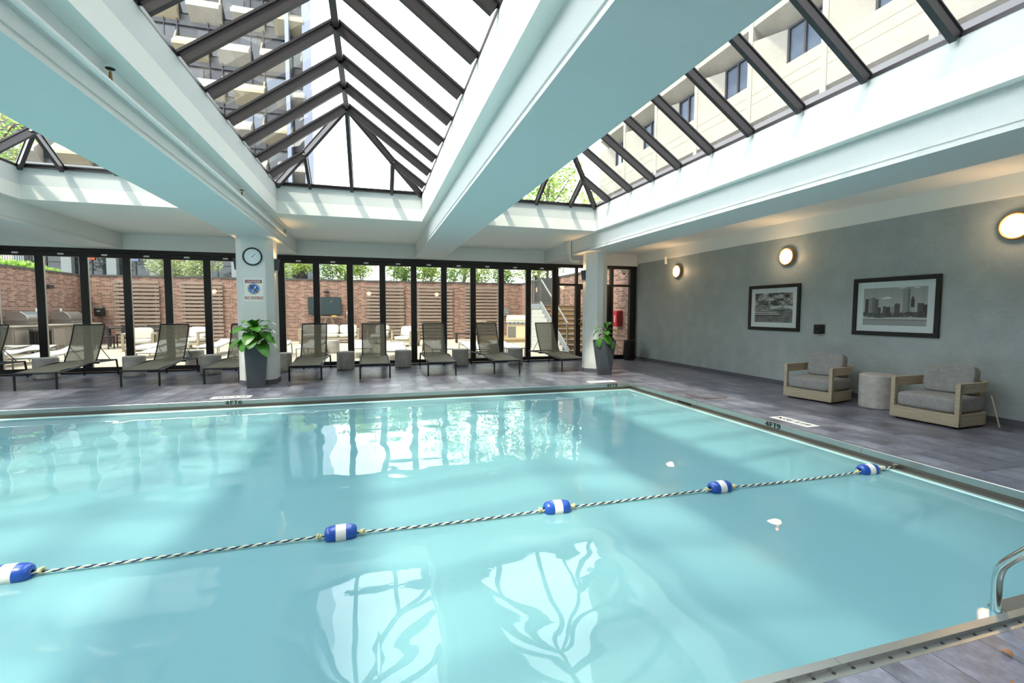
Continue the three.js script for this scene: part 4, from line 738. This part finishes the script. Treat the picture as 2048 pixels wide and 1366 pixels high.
// stairs up to the garden
{
  const X0 = 6.0, X1 = 7.35, N = 10, rise = 1.66 / N, run = 0.27, Z0 = -14.0;
  const t = structure('patio_stairs', 'timber garden stairs beside the brick wall', 'stairs');
  for (let i = 0; i < N; i++) { const z = Z0 - i * run; part('riser', box(X1 - X0, rise, 0.025, (X0 + X1) / 2, rise * (i + 0.5), z - 0.013), M.woodStep, t); part('tread', rbox(X1 - X0, 0.035, run + 0.03, 0.005, (X0 + X1) / 2, rise * (i + 1) - 0.0175, z - run / 2 + 0.01), M.slatWood, t); }
  const ZT = Z0 - N * run;
  part('landing', span(X0, PR, 1.6, 1.66, ZT - 1.4, ZT), M.woodStep, t);
  for (let i = 0; i < 11; i++) { const y0 = i * 0.15, y1 = y0 + 0.142, zf = Z0 - (y1 / rise) * run - 0.02; part('siding_board', span(X0 - 0.03, X0 - 0.01, y0, y1, ZT - 1.0, zf), M.siding, t, 'pale horizontal siding board'); }
  part('stringer', [bar(P3(X0 - 0.02, 0.1, Z0 + 0.05), P3(X0 - 0.02, 1.72, ZT - 0.02), 0.04, 0.2), box(0.05, 0.2, 1.05, X0 - 0.025, 1.62, ZT - 0.52), box(0.05, 1.6, 0.06, X0 - 0.03, 0.8, ZT - 1.02)], std('#8c9194', 0.5), t);
  const rail = thing('stair_railing', 'grey metal picket guard and sloping handrail at the stair head', 'railing', [X0, 1.66, ZT]), pk = std('#77797a', 0.45, { metalness: 0.5 });
  for (const z of [0, -1.0]) part('post', box(0.045, 1.0, 0.045, 0, 0.5, z), pk, rail);
  for (const y of [0.1, 0.95]) part('rail', box(0.04, 0.035, 1.0, 0, y, -0.5), pk, rail);
  for (let i = 1; i < 9; i++) part('picket', box(0.016, 0.85, 0.016, 0, 0.52, -i / 9), pk, rail);
  part('handrail', [bar(P3(0, 0.95, 0), P3(0, -0.62, 2.55), 0.045, 0.045), bar(P3(0, 0.12, 0.02), P3(0, -1.4, 2.5), 0.035, 0.035), box(0.045, 1.0, 0.045, 0, -1.15, 2.55)], M.silver, rail);
  const wr = thing('wall_handrail', 'thin sloping handrail along the brick wall of the stairs', 'handrail', [X1, 0, 0]); part('rail', bar(P3(0.1, 0.95, Z0), P3(0.1, 2.6, ZT), 0.035, 0.035), M.silver, wr); for (const q of [0.15, 0.85]) part('bracket', box(0.14, 0.02, 0.02, 0.17, 0.95 + 1.65 * q, Z0 + (ZT - Z0) * q), M.silver, wr);
  const gt = thing('garden_gate', 'plain dark grey gate at the head of the stairs', 'gate', [6.75, 1.66, ZT - 1.35]); part('leaf', box(0.9, 1.1, 0.05, 0, 0.56, 0), std('#5b6062', 0.5), gt); for (const x of [-0.5, 0.5]) part('post', box(0.08, 1.2, 0.08, x, 0.6, 0), M.darkMetal, gt);
}
{
  const t = thing('fire_cabinet', 'red fire extinguisher cabinet on the brick wall beside the stair door', 'cabinet', [PR, 1.2, -13.62], -Math.PI / 2);
  part('body', rbox(0.3, 0.5, 0.2, 0.012, 0, 0, 0.1), std('#c01f2c', 0.4), t); part('door', rbox(0.27, 0.46, 0.012, 0.005, 0, 0, 0.203), std('#d2303a', 0.35), t); part('lettering', turned(text('FIRE', 0.075, 0.002), 0.02, 0, 0.2095, 0, 0, Math.PI / 2), M.white, t);
}

// ------------------------------------------------------------------ planting
const leafG = (() => { const g = new THREE.BufferGeometry(); g.setAttribute('position', new THREE.Float32BufferAttribute([0, 0, -0.5, 0.28, 0.07, 0, 0, 0, 0.5, -0.28, 0.07, 0], 3)); g.setIndex([0, 2, 1, 0, 3, 2]); g.computeVertexNormals(); return g; })();
const cc = new THREE.Color(), mm = new THREE.Matrix4(), qq = new THREE.Quaternion(), ee = new THREE.Euler();
function foliage(parent, n, size, place, colors) {
  const o = new THREE.InstancedMesh(leafG, M.foliage, n); o.name = 'foliage'; o.userData.kind = 'stuff'; o.castShadow = o.receiveShadow = true;
  for (let i = 0; i < n; i++) { const s = size * rr(0.7, 1.35); qq.setFromEuler(ee.set(rr(-1, 1), rr(0, 6.3), rr(-1, 1))); mm.compose(place(), qq, P3(s, s, s)); o.setMatrixAt(i, mm); o.setColorAt(i, cc.set(colors[Math.floor(rnd() * colors.length)]).multiplyScalar(rr(0.8, 1.15))); }
  parent.add(o); return o;
}
const blob = (r) => { let p; do p = P3(rr(-1, 1), rr(-1, 1), rr(-1, 1)); while (p.length() > 1); return p.multiplyScalar(Math.pow(Math.max(0.15, p.length()), -0.3)).multiply(r); };
function shrub(x, y, z, rx, ry, rz, n, colors, label, size = 0.11) {
  const t = thing('shrub', label, 'shrub', [x, y, z], 0, 'shrubs above the brick wall'), lobes = Array.from({ length: 5 }, () => [P3(rr(-0.6, 0.6) * rx, ry * rr(0.45, 1.05), rr(-0.5, 0.5) * rz), rr(0.45, 0.7)]);
  part('stem', lobes.slice(0, 3).map(([c]) => tube([[0, -0.15, 0], [c.x * 0.5, c.y * 0.5, c.z * 0.5], [c.x, c.y, c.z]], 0.02, 5, 5)), M.bark, t);
  foliage(t, n, size, () => { const [c, k] = lobes[Math.floor(rnd() * 5)]; const p = blob(P3(rx * k, ry * k, rz * k)).add(c); p.y = Math.max(0, p.y); return p; }, colors);
}
structure('planting_bed', 'raised soil bed behind the brick wall', 'soil', [span(PL - 14, PR + 14, 1.4, PH - 0.04, PB - 14, PB - 0.32)], M.soil);
structure('planting_bed_left', 'raised soil bed behind the grill wall', 'soil', [span(PL - 8, PL - 0.32, 1.4, PH - 0.04, PB, ZB + 6)], M.soil);
seed = 909;
const silverG = ['#a9b57c', '#c5cf96', '#8fa25f', '#dfe2b4'], freshG = ['#a3c25c', '#c6d670', '#8cb452', '#e0dc7a', '#b4cd6c'], deepG = ['#86a855', '#a5c068', '#6f9548', '#c0d070'];
[[-8.9, 0.95, 0.85, 1500, silverG, 'silvery green shrub above the screen nearest the grills'], [-7.3, 0.9, 1.0, 1600, silverG, 'silvery green shrub above the second screen'], [-6.0, 0.6, 0.35, 700, silverG, 'low silvery shrub on the grill side of the thermometer column'], [-5.0, 0.6, 0.3, 600, silverG, 'low silvery shrub behind the thermometer column'],
 [-3.5, 0.9, 1.1, 1500, freshG, 'fresh green shrub above the brick wall, left of the television'], [-2.0, 0.95, 1.0, 1500, deepG, 'dense green shrub above the television'], [-0.5, 0.95, 1.15, 1600, freshG, 'fresh green shrub above the screen by the television'], [1.0, 0.9, 0.95, 1500, deepG, 'dense green shrub over the end of the screen by the television'], [2.5, 0.95, 1.05, 1600, freshG, 'fresh green shrub above the fourth screen'], [4.0, 0.95, 0.95, 1500, deepG, 'dense green shrub between the last two screens'], [5.5, 0.95, 0.9, 1500, freshG, 'fresh green shrub above the last screen'], [7.0, 0.95, 0.9, 1500, deepG, 'dense green shrub above the gas grill corner'], [8.6, 0.9, 0.85, 1200, freshG, 'fresh green shrub beyond the stairs']].forEach(([x, rx, ry, n, c, l]) => shrub(x, PH - 0.04, PB - 1.0 - rr(0, 0.4), rx, ry, 0.6, n, c, l));
for (let i = 0; i < 6; i++) shrub(PL - 0.7, PH - 0.04, PB + 1.2 + i * 1.0, 0.45, 0.26, 0.75, 700, ['#8fc23a', '#b4d85a', '#6fa52c', '#c9e07a'], ord[i] + ' bright ground-cover plant from the corner, on top of the grill wall', 0.1);
{
  const t = thing('picket_fence', 'dark metal picket fence behind the grill wall planting', 'fence', [PL - 1.6, PH, -19]), pk = M.darkMetal;
  for (const y of [0.12, 1.05]) part('rail', box(0.03, 0.03, 10.4, 0, y, 0), pk, t);
  for (let i = 0; i <= 80; i++) part('picket', box(0.014, 1.2, 0.014, 0, 0.6, -5.2 + i * 0.13), pk, t);
  for (let i = 0; i <= 4; i++) part('post', box(0.05, 1.3, 0.05, 0, 0.65, -5.2 + i * 2.6), pk, t);
}
function tree(x, z, h, crown, n, label, lean = 0, colors = freshG, dens = 0.2) {
  const t = thing('tree', label, 'tree', [x, 2.6, z], 0, 'trees beyond the brick wall'), H = h - 2.6, tips = [];
  const trunk = part('trunk', tube([[0, -0.3, 0], [lean * 0.3, H * 0.3, 0.1], [lean * 0.7, H * 0.6, -0.1], [lean, H * 0.9, 0]], 0.1, 20, 7), M.bark, t), br = [];
  for (let i = 0; i < 12; i++) {
    const k = 0.12 + 0.78 * i / 12, a = i * 2.4 + rnd(), L = crown * rr(0.6, 1.1) * (1.1 - 0.5 * k), b = [lean * k, H * k, 0], e = [b[0] + Math.sin(a) * L, b[1] + L * rr(0.5, 1.1), b[2] + Math.cos(a) * L];
    br.push(tube([b, [(b[0] + e[0]) / 2, (b[1] + e[1]) / 2 - 0.1, (b[2] + e[2]) / 2], e], 0.035, 8, 5)); tips.push(P3(...e), P3((b[0] + e[0]) / 2, (b[1] + e[1]) / 2, (b[2] + e[2]) / 2));
  }
  part('branches', br, M.bark, t);
  foliage(t, n, dens, () => { const c = tips[Math.floor(rnd() * tips.length)]; return blob(P3(crown * 0.42, crown * 0.34, crown * 0.42)).add(c); }, colors);
}
[[-1.6, -26.5, 4.7, 0.9, 900, 'slim leafy tree behind the shrub above the television', 1.2], [1.9, -26.5, 5.0, 0.9, 900, 'slim leafy tree behind the screen by the television', -1.1], [3.4, -31.5, 8.6, 1.5, 1300, 'leaning slender tree behind the fourth screen', 1.6], [5.2, -29, 9, 1.7, 1300, 'slender tree behind the last screen', 1.3], [7.2, -28, 9.5, 1.7, 1300, 'slender tree behind the gas grill corner', 1.0], [9.4, -27, 10, 2.2, 2600, 'tall airy tree beyond the stairs, first from the grill corner', 0.8], [12.0, -32.4, 11.8, 2.2, 3400, 'tall airy tree beyond the stairs, seen through the skylight', 0.6], [16.6, -33.6, 11.5, 2.0, 3000, 'tall airy tree beyond the stairs, farthest from the grill corner', -0.5], [-16.5, -26, 10, 2.4, 3000, 'leafy tree beyond the grill corner', 0.4]].forEach(([x, z, h, c, n, l, lean]) => tree(x, z, h, c, n, l, lean, rnd() < 0.5 ? freshG : deepG));

// ------------------------------------------------------------------ surrounding buildings
function bayFront(t, cols, rows, w, h, y0, matWall) {        // precast bays: sloped underside, tall spandrel with joints, slanted cheek, window with pane
  const S = 2.05, g = {
    spandrel: metres(ext([[0, 0], [0.85, 0.55], [0.85, S], [0, S]], w * 0.93).rotateY(-Math.PI / 2).translate(w * 0.465, 0, 0)),
    joint: metres(join([box(w * 0.93, 0.025, 0.006, 0, 1.25, 0.853), box(w * 0.93, 0.025, 0.006, 0, 1.62, 0.853)])),
    bay_cheek: metres(join([poly([P3(-w * 0.465, S, 0.85), P3(-w * 0.465, h, 0.85), P3(-w * 0.12, h, 0.2), P3(-w * 0.12, S, 0.2)]), poly([P3(-w * 0.465, S, 0.85), P3(-w * 0.465, h, 0.85), P3(-w * 0.465, h, 0), P3(-w * 0.465, S, 0)])])),
    window_frame: metres(join([box(w * 0.55, 0.09, 0.09, w * 0.17, S + 0.06, 0.3), box(w * 0.55, 0.09, 0.09, w * 0.17, h - 0.06, 0.3), box(0.09, h - S, 0.09, w * 0.42, (h + S) / 2, 0.3), box(0.08, h - S, 0.09, w * 0.12, (h + S) / 2, 0.3), box(0.09, h - S, 0.09, -w * 0.1, (h + S) / 2, 0.3)])),
    window_pane: metres(box(w * 0.56, h - S, 0.03, w * 0.17, (h + S) / 2, 0.24)),
    pier: metres(box(w * 0.07, h, 0.95, w * 0.5, h / 2, 0.4)),
  };
  for (let i = 0; i < cols; i++) for (let j = 0; j < rows; j++) for (const [name, m] of [['spandrel', matWall[0]], ['joint', matWall[1]], ['bay_cheek', matWall[0]], ['window_frame', M.darkMetal], ['window_pane', matWall[2]], ['pier', matWall[0]]]) {
    const o = mesh(g[name], m); o.name = name; o.position.set((i + 0.5) * w, y0 + j * h, 0); t.add(o);
  }
}
{
  const t = thing('tower_block', 'tall hotel tower with tilted cream panels between dark glass', 'building', [-37, 0, -46]), w = 3.15, h = 3.1;
  part('core', span(0, 31.5, 0, 66, -14, 0), std('#35353a', 0.35), t);
  const panel = metres(join([ext([[0, 0], [1.15, 0.75], [1.15, 1.0], [0.25, 1.75], [0, 1.75]], w * 0.74).rotateY(-Math.PI / 2).translate(w * 0.37, 0, 0)])), pane = metres(box(w * 0.5, 1.9, 0.05, 0, 0.95, 0.06)), bars = metres(join([box(0.07, h, 0.12, -w * 0.5, h / 2, 0.12), box(w, 0.07, 0.12, 0, 0.02, 0.12), box(0.05, h, 0.1, w * 0.2, h / 2, 0.1)])), fin = metres(ext([[0, 0.2], [0.9, 1.0], [0.9, 1.08], [0, 2.6]], 0.12).rotateY(-Math.PI / 2));
  for (let i = 0; i < 10; i++) for (let j = 0; j < 18; j++) {
    const x = (i + 0.5) * w, y = 6 + j * h;
    for (const [name, g, m, dx, dy] of [['precast_panel', panel, (i + j) % 3 ? M.precast : M.precastTan, (j % 2 ? -1 : 1) * w * 0.17, 0.4], ['window_pane', pane, (i * 7 + j * 3) % 5 ? M.towerGlass : M.paleGlass, (j % 2 ? 1 : -1) * w * 0.2, 1.0], ['glazing_bars', bars, M.darkMetal, 0, 0], ['bay_fin', fin, M.precastTan, (j % 2 ? 1 : -1) * w * 0.48, 0.2]]) { const o = mesh(g, m); o.name = name; o.position.set(x + dx, y + dy, 0); t.add(o); }
  }
  part('corner_fin', [span(31.5, 32.2, 0, 66, -14, 1.0), span(30.2, 30.5, 5, 66, 0, 1.3)], std('#7e8494', 0.3, { metalness: 0.3 }), t);
}
{
  const t = thing('bay_building', 'cream precast building with faceted bays and grey windows beyond the pool roof', 'building', [15.5, 0, 8], -Math.PI / 2);
  part('core', span(-37.4, -1.0, 0, 40, -12, 0), M.precast, t);
  const u = new THREE.Group(); u.name = 'bay_front'; t.add(u); u.position.set(-37.4, 0, 0);
  bayFront(u, 11, 4, 3.31, 3.7, 4.75, [M.precast, M.precastTan, M.paleGlass]);
  part('podium_roof', span(-37.4, -1.0, 7.6, 8.15, 0.0, 2.2), std('#77757a', 0.8), t);
}
{                                                            // the hotel wing behind the deck, whose edge shades the near right half of the pool
  const t = thing('hotel_wing', 'tall hotel wing rising behind the near wall of the pool room', 'building', [0, 0, 8]);
  part('core', span(-12.2, 13.0, 0, 62, 0.5, 14), M.precast, t);
  for (let j = 0; j < 17; j++) part('window_band', span(-11.9, 12.7, 6 + j * 3.3, 7.7 + j * 3.3, 0.44, 0.52), M.towerGlass, t);
}
{
  const t = thing('storefront', 'grey building with tall dark shop windows behind the planting', 'building', [-24, 0, -31]);
  part('wall', [span(0, 18.9, 0, 2.8, -3, 0), span(0, 18.9, 6.6, 9, -3, 0.4), span(0, 18.9, 2.8, 6.6, -3, -1.2)], std('#7b8083', 0.7), t);
  for (let i = 0; i < 10; i++) part('pier', box(0.45, 3.9, 0.5, 0.4 + i * 2.0, 4.7, -0.1), std('#9aa0a3', 0.6), t);
  for (let i = 0; i < 9; i++) { const p = part('window_pane', box(1.55, 3.8, 0.04, 1.4 + i * 2.0, 4.7, -0.2), i === 2 ? std('#f2ead6', 0.5) : M.towerGlass, t); part('glazing_bar', [box(0.05, 3.8, 0.06, 1.4 + i * 2.0, 4.7, -0.16), box(1.55, 0.05, 0.06, 1.4 + i * 2.0, 4.0, -0.16)], M.darkMetal, p); }
  for (const [i, c] of [[4, '#c8552d'], [5, '#7f8fb5'], [6, '#b3512f']]) part('poster', box(0.7, 0.9, 0.02, 1.2 + i * 2.0, 4.6, -0.12), std(c, 0.6), t);
}
renderer.render(scene, camera);
